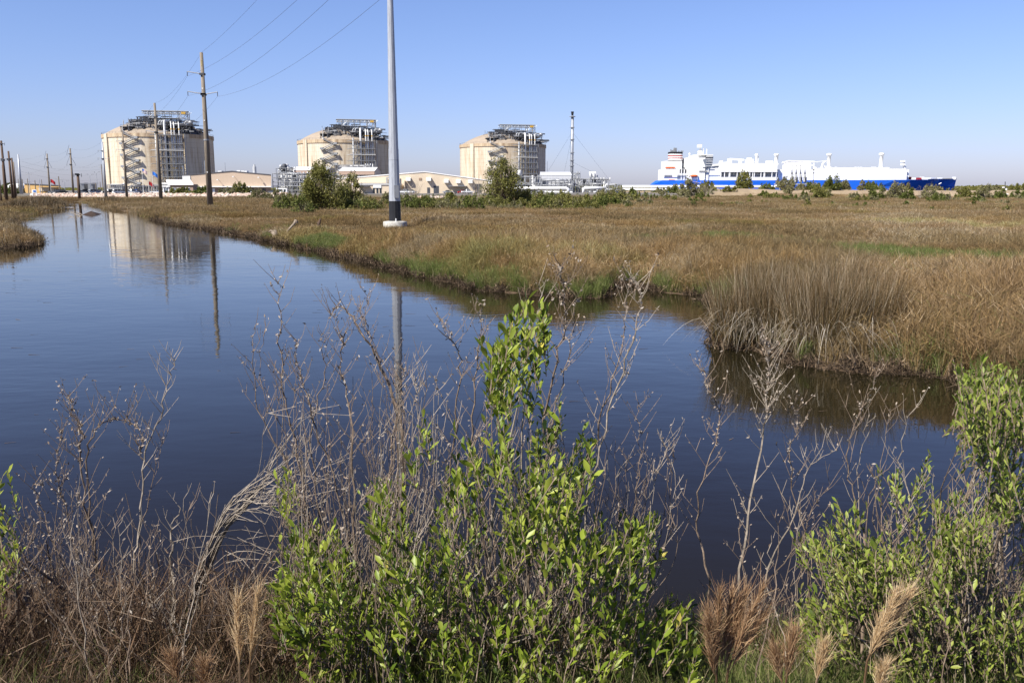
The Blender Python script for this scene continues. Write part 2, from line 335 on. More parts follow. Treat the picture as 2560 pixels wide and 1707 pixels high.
Iw = np.arange(Aw.size).reshape(Aw.shape); q = np.stack([Iw[:-1], np.roll(Iw[:-1], -1, 1), np.roll(Iw[1:], -1, 1), Iw[1:]], -1).reshape(-1, 4)
water = np_mesh('water', np.stack([Rw*np.sin(Aw), Rw*np.cos(Aw), Aw*0], -1).reshape(-1, 3), q[:, ::-1], water_mat()); tag(water, 'still brown ditch water mirroring the blue sky', None, None, 'structure')
def hz(x, y): return float(height(np.array([x]), np.array([y]))[0])

# ---------------------------------------------------------------- grass blades (numpy)
def blades(base, h, width, lean, segs=3, droop=.6, rng=NP, az=None, taper=.12, sag=0.0):
    n = len(base); a = rng.uniform(0, 2*math.pi, n) if az is None else az; fa = rng.uniform(0, 2*math.pi, n)
    t = np.linspace(0, 1, segs+1)[None, :]; h = np.broadcast_to(h, (n,))[:, None]; lean = np.broadcast_to(lean, (n,))[:, None]; width = np.broadcast_to(width, (n,))[:, None]
    out = lean*h*(t**(1+droop)); up = h*(t-.28*np.clip(lean, 0, 1.6)*t**2.2-sag*t**2)
    cx = base[:, 0:1]+np.cos(a)[:, None]*out; cy = base[:, 1:2]+np.sin(a)[:, None]*out; cz = base[:, 2:3]+up
    w = width*.5*(1-(1-taper)*t**1.5); sx_, sy_ = np.cos(fa)[:, None]*w, np.sin(fa)[:, None]*w
    Lv = np.stack([cx-sx_, cy-sy_, cz], -1); Rv = np.stack([cx+sx_, cy+sy_, cz], -1)
    V = np.stack([Lv, Rv], 2).reshape(n*(segs+1)*2, 3)
    k = np.arange(n)[:, None]*(segs+1)*2+np.arange(segs)[None, :]*2
    Fq = np.stack([k, k+1, k+3, k+2], -1).reshape(-1, 4); return V, Fq
def join(parts):
    Vs, Fs, o = [], [], 0
    for V, F in parts: Vs.append(V); Fs.append(F+o); o += len(V)
    return np.vstack(Vs), np.vstack(Fs)
def scatter(name, pts, rot, scl, sources, label, seed=0):     # one object, geometry-node instances of tufts
    me = bpy.data.meshes.new(name); me.vertices.add(len(pts)); me.vertices.foreach_set('co', np.asarray(pts, np.float32).ravel())
    for nme, typ, key, dat in (('rot', 'FLOAT_VECTOR', 'vector', rot), ('scl', 'FLOAT_VECTOR', 'vector', scl), ('pick', 'INT', 'value', NP.integers(0, len(sources), len(pts)))):
        at2 = me.attributes.new(nme, typ, 'POINT'); at2.data.foreach_set(key, np.asarray(dat, np.int32 if typ == 'INT' else np.float32).ravel())
    o = bpy.data.objects.new(name, me); COL.objects.link(o); tag(o, label, None, None, 'stuff')
    ng = bpy.data.node_groups.new(name+'_nodes', 'GeometryNodeTree'); ng.interface.new_socket('Geometry', in_out='INPUT', socket_type='NodeSocketGeometry'); ng.interface.new_socket('Geometry', in_out='OUTPUT', socket_type='NodeSocketGeometry')
    n = ng.nodes; l = ng.links; gi = n.new('NodeGroupInput'); go = n.new('NodeGroupOutput'); ip = n.new('GeometryNodeInstanceOnPoints'); jn = n.new('GeometryNodeJoinGeometry')
    for s in sources:
        oi = n.new('GeometryNodeObjectInfo'); oi.inputs['Object'].default_value = s; oi.inputs['As Instance'].default_value = True; l.new(oi.outputs['Geometry'], jn.inputs[0])
    def att(nm_, ty):
        x = n.new('GeometryNodeInputNamedAttribute'); x.data_type = ty; x.inputs['Name'].default_value = nm_; return x.outputs['Attribute']
    ip.inputs['Pick Instance'].default_value = True
    l.new(gi.outputs[0], ip.inputs['Points']); l.new(jn.outputs[0], ip.inputs['Instance']); l.new(att('pick', 'INT'), ip.inputs['Instance Index'])
    l.new(att('rot', 'FLOAT_VECTOR'), ip.inputs['Rotation']); l.new(att('scl', 'FLOAT_VECTOR'), ip.inputs['Scale']); l.new(ip.outputs[0], go.inputs[0])
    md = o.modifiers.new('scatter', 'NODES'); md.node_group = ng; return o
M['marsh'] = leafmat('dead_marsh_grass', [(.072, .060, .029), (.140, .100, .050), (.195, .145, .079), (.265, .19, .09), (.28, .222, .145), (.45, .39, .29)], .2, .7, .045, .1)
M['green'] = leafmat('green_cordgrass', [(.06, .085, .02), (.10, .14, .03), (.16, .205, .05), (.22, .23, .08), (.25, .20, .12)], .35, .6, None, .15)
def tuft(name, m, n, rad, hlo, hhi, w, lean, segs=3, seeds=0, hang=.0):
    b = np.zeros((n, 3)); r = rad*np.sqrt(NP.uniform(0, 1, n)); a = NP.uniform(0, 6.283, n); b[:, 0] = r*np.cos(a); b[:, 1] = r*np.sin(a)
    h = NP.uniform(hlo, hhi, n); parts = [blades(b, h, w*NP.uniform(.6, 1.3, n), np.abs(NP.normal(lean, lean*.7, n)), segs)]
    if seeds:      # short flecks of leaf and seed head along the upper stems
        k = NP.integers(0, n, seeds); s = b[k].copy(); s[:, 2] = h[k]*NP.uniform(.45, .95, seeds); s[:, :2] += NP.normal(0, .05*rad+.02, (seeds, 2))
        parts.append(blades(s, NP.uniform(.10, .26, seeds)*hhi, w*1.5, NP.uniform(.2, 1.6, seeds), 1, taper=.3))
    V, F = join(parts); return np_mesh(name, V, F, m, link=False)
def pick(n, rlo, rhi, azlo=-38, azhi=38, power=2):
    r = NP.uniform(rlo**power, rhi**power, n)**(1/power); a = np.radians(NP.uniform(azlo, azhi, n)); return r*np.sin(a), r*np.cos(a)
src_near = [tuft('grass_tuft', M['marsh'], 95, .24, .35, .95, .0075, .12, 3, 110) for _ in range(4)]
src_mid = [tuft('grass_tuft', M['marsh'], 130, .6, .40, .80, .013, .12, 2, 120) for _ in range(4)]
src_far = [tuft('grass_tuft', M['marsh'], 190, 1.7, .38, .75, .034, .12, 1, 90) for _ in range(4)]
src_green = [tuft('grass_tuft', M['green'], 60, .20, .45, .90, .012, .30, 3, 10) for _ in range(3)]
src_greenf = [tuft('grass_tuft', M['green'], 60, .5, .4, .7, .03, .30, 2, 10) for _ in range(3)]
def rs(n, lo, hi, tilt=.12):
    s = NP.uniform(lo, hi, n); return np.stack([NP.normal(0, tilt, n), NP.normal(0, tilt, n), NP.uniform(0, 6.28, n)], -1), np.stack([s*NP.uniform(.85, 1.2, n), s*NP.uniform(.85, 1.2, n), s], -1)
SWALE = G2([(1500, 625), (1700, 622), (1800, 610), (1900, 622), (2050, 640), (2200, 655), (2400, 672), (2700, 690), (2700, 712), (2560, 706), (2350, 694), (2150, 686), (1990, 668), (1850, 660), (1700, 648), (1500, 640)])
def marsh(name, n, rlo, rhi, srcs, lo, hi, label, power=2, edge=.35):
    x, y = pick(n, rlo, rhi, power=power); d = water_d(x, y)
    keep = (d > edge) & (y > 9) & (y+.03*x < 326) | ((d > edge) & (x > 72) & (y < 300) & (y > 9))
    x, y, d = x[keep], y[keep], d[keep]; z = height(x, y); r, s = rs(len(x), lo, hi)
    hv = (.75+.5*fnoise(x, y, .07, 31))*np.interp(np.hypot(x, y), [28, 60, 110], [1.15, .72, .6]); hv *= np.clip(.55+d*.3, .55, 1); px_ = 1280+x/y*2230; hv *= np.where((y > 120) & (px_ > 660) & (px_ < 1600), .6, 1); hv *= 1-.45*np.exp(-((x-6.5)/4.5)**2-((y-23)/4.5)**2); hv *= np.where(sdist(x, y, SWALE) < .3, .38, 1); hv *= .60+.75*sstep(fnoise(x, y, .22, 77), .35, .6); hv *= np.where((y > 50) & (y < 74) & (np.abs(x/y+.137) < .04), .28, 1); s[:, 2] *= hv
    return scatter(name, np.stack([x, y, z-.03], -1), r, s, srcs, label)
marsh('marsh_grass', 26000, 12, 46, src_near, .8, 1.15, 'brown dead marsh grass on the bank nearest the ditch')
marsh('marsh_grass', 30000, 42, 120, src_mid, .85, 1.25, 'reddish brown marsh grass spreading around the steel pole base')
marsh('marsh_grass', 30000, 110, 345, src_far, .8, 1.25, 'pale brown marsh grass farther back towards the plant', power=1.5)
def gband(x, y):     # where the fresh green grass grows: water's edge and a low swale before the creek
    d = water_d(x, y); e = (d > .05) & (d < 1.1+1.3*fnoise(x, y, .25, 40)) & (fnoise(x, y, .12, 41) > np.interp(y, [20, 36, 50, 62], [.30, .34, .55, .7])) & ~((y < 21) & (x > 3.2) & (NP.uniform(0, 1, x.shape) < np.where(x < 7.6, .97, .75)))
    sw = (sdist(x, y, SWALE) < -.2) & (fnoise(x, y, .3, 44) > .33)
    return e | sw
x, y = pick(60000, 13, 62, -16, 38); k = gband(x, y) & ~((y < 22) & (x < 5.5) & (x > 3)); x, y = x[k], y[k]; k = NP.uniform(0, 1, len(x)) < .85; x, y = x[k], y[k]
r, s = rs(len(x), .5, .9, .2); scatter('green_grass', np.stack([x, y, height(x, y)-.02], -1), r, s, src_green, 'fresh green cordgrass along the water edge and creek')
x, y = pick(30000, 60, 190, -32, 30); d = water_d(x, y); k = (d > .1) & (y < 190) & (((d < 2) & (fnoise(x, y, .06, 47) > .62)) | ((fnoise(x, y, .04, 49) > .64) & (x > -20))) & (NP.uniform(0, 1, len(x)) < .3); x, y = x[k], y[k]
r, s = rs(len(x), .5, .9); scatter('green_grass', np.stack([x, y, height(x, y)-.02], -1), r, s, src_greenf, 'patches of green grass far along the ditch bank')

# rush tussocks standing in the water at right
M['rush'] = leafmat('rush_blades', [(.022, .022, .008), (.05, .038, .013), (.09, .056, .022), (.15, .095, .042), (.25, .18, .10), (.46, .39, .28)], .15, .6, None, .2)
M['rush_pale'] = leafmat('bleached_rush', [(.10, .08, .045), (.30, .25, .18), (.54, .49, .41)], .2, .6, None, .2)
M['rush_low'] = leafmat('rush_sheaths', [(.05, .045, .015), (.10, .08, .03), (.12, .07, .03)], .1, .7, None, .1)
def tussock(cx, cy, rad, n, hh, label, name='rush_tussock', grp=None):
    z0 = hz(cx, cy); t = thing(name, (cx, cy, max(z0, 0)), label, 'rush', grp)
    b = np.zeros((n, 3)); r = rad*np.sqrt(NP.uniform(0, 1, n)); a = NP.uniform(0, 6.283, n); b[:, 0] = cx+r*np.cos(a); b[:, 1] = cy+r*np.sin(a)*.75; b[:, 2] = np.maximum(height(b[:, 0], b[:, 1]), -.05)-.03
    out = a+NP.normal(0, 1.3, n); ln = np.abs(NP.normal(.12, .16, n))+.08*(r/rad)**2
    V, F = blades(b, NP.uniform(.35, 1.0, n)*hh*(.82+.3*fnoise(b[:, 0], b[:, 1], 2.2, 90)), NP.uniform(.006, .012, n), ln, 5, .8, az=out); np_mesh('blades', V, F, M['rush'], t)
    k = n//2; V, F = blades(b[:k], NP.uniform(.25, .55, k)*hh, NP.uniform(.010, .018, k), .25*NP.uniform(0, 1, k), 3, .6, az=out[:k]); np_mesh('sheaths', V, F, M['rush_low'], t)
    m = n//22; e = b[:m].copy(); aa = NP.uniform(-2.9, -.2, m) if True else a; e[:, 0] = cx+rad*np.cos(aa)*.9; e[:, 1] = cy+rad*np.sin(aa)*.68; e[:, 2] = .1+NP.uniform(.1, .6, m)
    V, F = blades(e, NP.uniform(.5, 1.0, m)*hh*.75, NP.uniform(.008, .014, m), NP.uniform(.35, .9, m), 7, .3, az=aa+NP.normal(0, .3, m), sag=.95); np_mesh('drooping_blades', V, F, M['rush_pale'], t)
    return t
def txy(px, py, z=0): g = gnd(px, py, z); return g.x, g.y
tl = [((1855, 868), .62, 2300, 1.9, 'pale rush tussock standing in the water, leftmost of the big clump'), ((1960, 872), .75, 2900, 2.0, 'dense brown rush tussock in the middle of the big clump by the water'),
      ((2060, 900), .72, 2900, 1.95, 'rush tussock with white bent blades hanging over the dark water'), ((2160, 895), .70, 2600, 1.85, 'rush tussock at the right end of the big clump beside the mud shore'),
      ((1910, 825), .7, 1900, 1.9, 'rush tussock behind the leftmost one, back row of the big clump'), ((2100, 835), .7, 1900, 1.95, 'rush tussock in the back row of the big clump, below the green swale')]
for (p, rad, n, hh, lb) in tl:
    x0, y0 = txy(*p); tussock(x0, y0+.12, rad, n, hh, lb, grp='rush tussocks of the big clump at the water')
for i, (p, rad, n, hh, lb) in enumerate([((100, 505.5), 5, 500, 1.9, 'rounded brown tussock on the far left spit'), ((60, 612), 1.2, 900, 1.25, 'olive rush clump ending the near left spit'), ((20, 612), 1.4, 900, 1.2, 'rush clump at the left picture edge on the near spit'),
        ((115, 519), 4.0, 700, 2.6, 'dark brown tussock bulging over the water on the upper left spit'), ((85, 524), 3.6, 600, 2.3, 'brown tussock left of the bulging one on the upper spit'), ((45, 530), 3.0, 600, 2.2, 'brown tussock near the left edge of the upper spit'),
        ((275, 512), 3.5, 500, 2.2, 'small dark tussock on the right bank where the ditch narrows'), ((10, 575), 2.0, 700, 1.5, 'brown grass clump at the left edge between the two spits')]):
    x0, y0 = txy(*p); w0 = M['rush']; t = tussock(x0, y0, rad, n, hh, lb)
    if y0 > 90:
        for c in list(t.children): bpy.data.objects.remove(c)
        V, F = blades(np.stack([x0+rad*(u := NP.normal(0, .55, n*6)), y0+rad*NP.normal(0, .4, n*6), np.full(n*6, .1)], -1), NP.uniform(.5, 1, n*6)*hh*np.exp(-u*u*.8), .04, NP.uniform(.1, .45, n*6), 3); np_mesh('blades', V, F, M['rush'], t)

# tall mixed reeds standing on the mud shore at right
src_reed = [tuft('reed_tuft', M['marsh'], 60, .22, .6, 1.15, .009, .14, 4, 70) for _ in range(3)]+[tuft('reed_tuft', M['green'], 30, .22, .45, .95, .010, .2, 4, 10) for _ in range(2)]
x, y = NP.uniform(6.6, 19, 5200), NP.uniform(12.5, 29, 5200); d = water_d(x, y); k = (d > .25) & (x > .36*y-.3); x, y, d = x[k], y[k], d[k]; r, s = rs(len(x), .75, 1.1, .08); s[:, 2] *= np.clip(.55+d*.5, .55, 1)*(.72+.6*fnoise(x, y, .4, 66))
scatter('reeds', np.stack([x, y, height(x, y)-.02], -1), r, s, src_reed, 'tall mixed brown and green reeds above the mud shore at right')

# ragged roots, slumped mud and fallen stalks along the water's edge
M['root'] = leafmat('dark_bank_roots', [(.022, .015, .009), (.05, .032, .018), (.09, .06, .035), (.22, .16, .10)], 0, .9)
src_root = [tuft('root_tuft', M['root'], 60, .22, .06, .34, .016, .9, 3, 20) for _ in range(3)]
x, y = pick(70000, 12, 110, -38, 38, power=1.2); d = water_d(x, y); k = (d > -.16) & (d < .35); x, y, d = x[k], y[k], d[k]; r, s = rs(len(x), .6, 1.3, .3); s *= np.interp(y, [12, 60, 110], [1, 1.5, 2.2])[:, None]*np.array([1, 1, .8])
scatter('bank_roots', np.stack([x, y, np.maximum(height(x, y), -.03)-.02], -1), r, s, src_root, 'dark ragged roots and fallen stalks along the mud edge')
n = 320; x, y = pick(n, 9, 75, -34, 20); d = water_d(x, y); k = d < -.8; x, y = x[k], y[k]; n = len(x)
bq = np.stack([x, y, np.full(n, .004)], -1); ang = NP.normal(.15, .5, n); L_ = NP.uniform(.03, .16, n)*np.interp(y, [9, 75], [.6, 2.5]); dx, dy = np.cos(ang)*L_, np.sin(ang)*L_; w_ = L_*.12
V = np.stack([bq+np.stack([-dx-dy*.15, -dy+w_, 0*x], -1), bq+np.stack([dx, dy+w_*.4, 0*x+.004], -1), bq+np.stack([dx, dy-w_*.4, 0*x+.004], -1), bq+np.stack([-dx, -dy-w_, 0*x], -1)], 1).reshape(-1, 3)
tag(np_mesh('floating_debris', V, np.arange(4*n).reshape(-1, 4)[:, ::-1], M['root']), 'small dark bits of leaf and stalk floating on the water', None, None, 'stuff')
# ---------------------------------------------------------------- storage tanks (built once, copied)
PADZ = 1.7
def riprap():
    n = 3600; t = NP.uniform(0, 1, n); px = 55+t*660; V = []; F = []
    ico = bmesh.new(); bmesh.ops.create_icosphere(ico, subdivisions=1, radius=1); iv = np.array([v.co[:] for v in ico.verts]); jf = np.array([[v.index for v in f.verts] for f in ico.faces]); ico.free()
    for i in range(n):
        yy = R.uniform(321, 333); x_ = (px[i]-1280)/F_PX*yy*cP; yy -= .03*x_; s = R.uniform(.28, .75)
        v = iv*np.array([s*R.uniform(.8, 1.5), s*R.uniform(.8, 1.3), s*R.uniform(.5, .9)])*(1+.25*NP.normal(0, 1, (len(iv), 1)))
        V.append(v+np.array([x_, yy, 0])); F.append(jf+i*len(iv))
    for i in range(500):
        k = n+i; yy = R.uniform(285, 292); x_ = at(R.uniform(985, 1120), 505, yy).x; s = R.uniform(.3, .8); V.append(iv*s*np.array([1.2, 1, .8])*(1+.25*NP.normal(0, 1, (len(iv), 1)))+np.array([x_, yy, .3])); F.append(jf+k*len(iv))
    Va = np.vstack(V); cen = np.repeat(np.arange(len(V)), len(iv)); zz = height(Va[cen*len(iv), 0], Va[cen*len(iv), 1]); Va[:, 2] += zz+.05
    o = np_mesh('riprap', Va, np.vstack(F), leafmat('riprap_stone', [(.32, .25, .20), (.50, .42, .35), (.40, .26, .19), (.62, .57, .50)], 0, .9)); tag(o, 'bank of pale broken riprap stones below the parking lot', None, None, 'stuff')
riprap()
TC = [at(400.3, 400, 697), at(863.5, 400, 780), at(1257, 400, 841)]
TC = [Vector((p.x, p.y, PADZ)) for p in TC]
def tank():
    c = TC[0]; root = thing('storage_tank', c, 'nearest and leftmost concrete gas tank, behind the utility poles', 'storage tank', 'domed concrete storage tanks')
    H = 42.3; ox, oy, oz = c
    def P(a, f, z):       # a to the right, f to the front, in a frame turned 12 degrees
        t = D2R(12); return Vector((ox+a*math.cos(t)+f*math.sin(t), oy+a*math.sin(t)-f*math.cos(t), oz+z))
    def T(th, r, tan, z): # around the wall: angle, radius, tangential offset
        t = D2R(th); return Vector((ox+r*math.sin(t)+tan*math.cos(t), oy-r*math.cos(t)+tan*math.sin(t), oz+z))
    MB().lathe(c, [(40, -1), (40, 39.6)], 160).build('wall', M['tank'], root, True)
    MB().lathe(c, [(39.9, 39.6), (40.55, 39.6), (40.55, H), (38.6, H), (38.6, H-.5)], 160).build('rim', M['tank_rim'], root)
    Rs = (39.5**2+12.3**2)/(2*12.3); pf = []
    for i in range(15):
        a = math.asin(39.3/Rs)*(1-i/14); pf.append((Rs*math.sin(a)+.01, H-.4+12.3-Rs+Rs*math.cos(a)))
    MB().lathe(c, pf, 96).build('dome', M['dome'], root, True)
    def domez(r): return H-.4+12.3-Rs+math.sqrt(max(Rs*Rs-r*r, 0))
    for th in (-42.5, 49.5, 137, 227):
        m = MB(); cc = T(th, 40.1, 0, 20.6); m.box(cc, (4.6, 1.9, 43.2), D2R(th)); m.build('buttress', M['tank'], root)
    rb = MB(); n = 72                        # railing on the rim
    for i in range(n):
        th = -180+i*360/n; rb.tube(T(th, 40.2, 0, H), T(th, 40.2, 0, H+1.4), .06, n=3); rb.tube(T(th, 40.2, 0, H+1.3), T(th+360/n, 40.2, 0, H+1.3), .05, n=3)
    rb.build('railing', M['steel_dk'], root)
    # zigzag stair
    th = -7.5; z = H+.3; x0, x1 = -5.3, 4.6
    for i in range(10):
        a, b_ = (x0, x1) if i % 2 == 0 else (x1, x0); z2 = z-4.1; m = MB(); rr_ = 40.8 if i % 2 == 0 else 41.7
        for q in (-.42, .42):
            m.path([T(th, rr_+q, a, z-.2), T(th, rr_+q, b_, z2-.2)], .30, 4); m.path([T(th, rr_+q, a, z+1.0), T(th, rr_+q, b_, z2+1.0)], .16, 4)
        for k in range(14):
            f = (k+.5)/14; m.box(T(th, rr_, a+(b_-a)*f, z+(z2-z)*f), (.5, .9, .12), D2R(th))
        m.build('stair_flight', M['steel'], root)
        m = MB(); w = 2.3; cx_ = b_+(w/2 if b_ > a else -w/2); m.box(T(th, 41.2, cx_, z2-.15), (w, 2.3, .35), D2R(th))
        for q, d in ((-w/2, (.1, 4, 1.3)), (w/2, (.1, 4, 1.3))): m.box(T(th, 41.2, cx_+q, z2+.6), (.09, 2.3, 1.3), D2R(th))
        m.box(T(th, 42.35, cx_, z2+.6), (w, .09, 1.2), D2R(th)); m.path([T(th, 40, cx_, z2-3), T(th, 42.2, cx_, z2-.2)], .2, 4)
        m.build('landing', M['steel'], root); z = z2
    m = MB()
    for q in (-3.9, 2.4): m.tube(T(th, 42.3, q, -1), T(th, 42.3, q, 22 if q > 0 else 10), .16, n=5)
    m.build('stair_column', M['steel'], root)
    # pipe rack on the wall
    th = 30; lv = [40.8, 34.6, 29.8, 25.0, 20.2, 15.4, 10.8]
    for i, zz in enumerate(lv):
        m = MB(); big = i == 2; mm = M['steel_lt'] if big else M['steel']; w = .35 if big else .22
        m.path([T(th, 46.5, -12.5, zz), T(th, 46.5, 9.8, zz)], w, 4); m.path([T(th, 43.2, -10, zz), T(th, 43.2, 9.8, zz)], w*.8, 4)
        for q in (-12.5, -6.5, -1, 3.4, 9.8): m.path([T(th, 40, q, zz-.1), T(th, 46.6, q, zz-.1)], .22, 4)
        m.box(T(th, 44.8, 1.5, zz+.15), (16, 3.0, .14), D2R(th))
        m.path([T(th, 46.5, -6.5, zz+1.2), T(th, 46.5, 9.8, zz+1.2)], .07, 4)
        if i in (3, 5): m.path([T(th, 46.5, 9.8, zz), T(th, 46.5, 10.0, zz-4.6), T(th, 46.5, 7.8, zz-4.8)], .3, 5)
        m.build('rack_platform', mm, root)
    for q in (-7.2, -5.6, 3.2, 8.6):
        m = MB(); m.tube(T(th, 46.3, q, -1), T(th, 46.3, q, 41), .2, n=5); m.build('rack_column', M['steel'], root)
    for q, w_, r_ in ((-1.0, 1.9, 42.6), (-4.6, .8, 43.6), (8.9, .8, 44.6), (5.1, .9, 41.6)):  # wide dark duct behind the pipes; narrow panels added to deepen the rack's shadow
        for i in range(len(lv)-1): m = MB(); m.box(T(th, r_, q, (lv[i]+lv[i+1])/2), (w_, .5, lv[i]-lv[i+1]-.9), D2R(th)); m.build('duct_shade_panel', M['steel_dk'] if w_ > 1 else M['steel'], root)
    m = MB(); zz = -1; k = 0                     # ladder tower at the left of the rack
    while zz < 40:
        q0, q1 = (-7.0, -3.9) if k % 2 == 0 else (-3.9, -7.0)
        m.path([T(th, 45.2, q0, zz), T(th, 45.2, q1, zz+2.3)], .22, 4); zz += 2.3; k += 1
    for q in (-3.9,): m.tube(T(th, 46.0, q, -1), T(th, 46.0, q, 40), .2, n=5)
    m.build('ladder_tower', M['steel'], root)
    for q, r_, top, mm in ((-8.8, .75, H+1, 'steel'), (-7.0+4.6, .85, 51.0, 'steel_lt'), (2.2, .55, H+8.0, 'steel_lt'), (4.2, .55, H+7.6, 'steel_lt'), (6.2, .34, 41, 'steel_lt'), (7.6, .5, H+7.8, 'steel_lt'), (-.3, .3, 38, 'steel'), (9.2, .22, 30, 'steel')):
        m = MB(); rad = 45.0
        if r_ == .85: m.path([T(th, rad, q, 2), T(th, rad, q, top-1.2), T(th, rad-1, q+.4, top-.2), T(th, rad-3, q+1.4, top), T(th, rad-15, q+6, top-.3)], [r_]*5, 10)
        elif top > 45: m.path([T(th, rad, q, 3), T(th, rad, q, top-.6), T(th, rad-.8, q, top), T(th, rad-2.2, q, top-.2)], r_, 8)
        else: m.path([T(th, rad, q, 2), T(th, rad, q, top)], r_, 8)
        pp = m.build('riser_pipe', M[mm], root, True)
        if top > 45 and r_ < .8:
            for zb in (H+2.4, 16.6):
                MB().tube(T(th, rad, q, zb), T(th, rad, q, zb+.9), r_+.06, n=8).build('orange_band', M['yellow'], pp if False else root)
    m = MB(); m.path([T(th, 47.5, -4, 5.6), T(th, 47.5, 6.5, 5.6), T(th, 47.5, 7.4, 4.6), T(th, 47.5, 7.4, 0)], .6, 8); m.path([T(th, 47, -3, 3.6), T(th, 47, 8, 3.6)], .3, 6); m.build('header_pipe', M['steel_lt'], root, True)
    # roof platforms
    m = MB()
    for a0, a1, f0, f1, zz in ((4, 29, 14, 36, 48.2), (-21, 3, 20, 32, 47.0)):
        p, q_ = P(a0, (f0+f1)/2, zz), P(a1, (f0+f1)/2, zz); m.box((p+q_)/2, (a1-a0, f1-f0, .5), D2R(12))
        k = 5
        for i in range(k):
            for ff in (f0+.5, f1-.5):
                a_ = a0+.6+(a1-a0-1.2)*i/(k-1); rr_ = math.hypot(a_, ff); zb = domez(min(rr_, 39)); m.tube(P(a_, ff, zb-.5), P(a_, ff, zz), .28, n=4)
                m.tube(P(a_, ff, zz), P(a_, ff, zz+1.5), .07, n=3)
        for ff in (f0, f1): m.tube(P(a0, ff, zz+1.4), P(a1, ff, zz+1.4), .08, n=3); m.tube(P(a0, ff, zz+.8), P(a1, ff, zz+.8), .06, n=3)
        for i in range(6): m.tube(P(a0+(a1-a0)*i/6, f1-.4, domez(36)-.5), P(a0+(a1-a0)*(i+1)/6, f1-.4, zz-.3), .14, n=3)
    m.build('roof_platform', M['steel_dk'], root)
    m = MB(); rg = random.Random(3)
    for i in range(330):
        a_, ff = rg.uniform(-20, 34), rg.uniform(10, 34)
        if a_*a_+ff*ff > 39**2: continue
        zb = domez(math.hypot(a_, ff)); z1 = zb+rg.uniform(.5, 3.2)*(1.3 if a_ < 28 else .8); ty = rg.random()
        if ty < .35: m.box(P(a_, ff, (zb+z1)/2), (rg.uniform(.3, 1.6), rg.uniform(.3, 1.5), z1-zb), D2R(12))
        elif ty < .7: m.tube(P(a_, ff, z1), P(a_+rg.uniform(3, 10), ff+rg.uniform(-1, 1), z1), rg.uniform(.12, .4), n=5)
        else: m.tube(P(a_, ff, zb-.5), P(a_, ff, z1+1), rg.uniform(.1, .3), n=4)
    o = m.build('roof_pipework', M['steel_dk'], root); tag(o, kind='stuff')
    m = MB()
    for i in range(46):
        a_, ff = rg.uniform(-20, 28), rg.uniform(29, 36); zb = rg.uniform(44, 52)
        if rg.random() < .6: m.tube(P(a_, ff, zb), P(a_+rg.uniform(2, 7), ff, zb), rg.uniform(.1, .28), n=5)
        else: m.tube(P(a_, ff, zb-2), P(a_, ff, zb+rg.uniform(0, 2)), rg.uniform(.1, .3), n=5)
    m.build('roof_piping', M['steel_lt'], root)
    # gantry crane over the roof
    m = MB(); za, zt = 49.5, 59.7
    for f_ in (14.5, 22.5):
        for zz in (zt-.3, zt-2.0): m.tube(P(-7, f_, zz), P(25.6, f_, zz), .42 if zz > 59 else .25, n=4)
        for i in range(11): a_ = -7+3.26*i; m.tube(P(a_, f_, zt-2), P(a_+(1.6), f_, zt-.4), .13, n=3)
        for a_ in (-2.4, 2.6, 7.6, 12.6, 18.4, 25.4): m.tube(P(a_, f_, za-2 if a_ > -2 else za-6), P(a_, f_, zt-.4), .34 if a_ in (-2.4, 18.4, 25.4) else .22, n=4)
        m.tube(P(-2.4, f_, 54.2), P(19, f_, 54.2), .3, n=4); m.tube(P(18.4, f_, 54.2), P(25.4, f_, 54.2), .18, n=4)
        for p, q_ in (((18.4, 54.2), (22, 59.4)), ((22, 59.4), (25.4, 54.2)), ((18.4, 58), (21.6, 54.2)), ((25.4, 58), (21.6, 54.2)), ((-2.4, 54.5), (2.6, 59))): m.tube(P(p[0], f_, p[1]), P(q_[0], f_, q_[1]), .15, n=3)
    for a_ in (-7, -2.4, 2.6, 7.6, 12.6, 18.4, 25.4): m.tube(P(a_, 14.5, zt-.3), P(a_, 22.5, zt-.3), .3, n=4)
    m.box((P(8, 18.5, 54.2)), (21, 7, .3), D2R(12)); m.build('roof_gantry', M['steel'], root)
    m = MB(); m.box(P(22.4, 22.6, zt-1.6), (3.0, 2.0, 1.3), D2R(12)); m.tube(P(22.9, 22.6, zt-2.2), P(22.9, 22.6, zt-5.4), .12, n=4); m.build('hoist', M['yellow'], root)
    m = MB()
    for a_, f_ in ((6, 32), (8, 33), (24, 30)): m.path([P(a_, f_, 44.8), P(a_, f_, 50.6), P(a_+1, f_, 51.6), P(a_+9, f_, 51.2)], .55, 8)
    m.tube(P(14, 34, 49.4), P(27, 34, 48.9), .5, n=8); m.lathe(P(28.5, 33, 50.4), [(0.01, -1.6), (1.5, -1.2), (1.7, 0), (1.5, 1.2), (.01, 1.6)], 10); m.build('vent_pipe', M['steel'], root, True)
    MB().lathe(T(-15.5, 39.4, 0, H+.8), [(.01, -.9), (.8, -.5), (.9, 0), (.8, .5), (.01, .9)], 10).build('beacon', M['white'], root, True)
    for th_ in (44, 60): MB().tube(T(th_, 47, 0, 0), T(th_, 47, 0, 42 if th_ == 44 else 27), .28, .14, n=6).build('lightning_mast', M['galv'], root)
    return root
TK = tank()
dup(TK, TC[1], 'middle concrete gas tank of the three, partly behind the tall steel pole'); dup(TK, TC[2], 'farthest concrete gas tank, behind the tree with a guyed flare stack to its right')

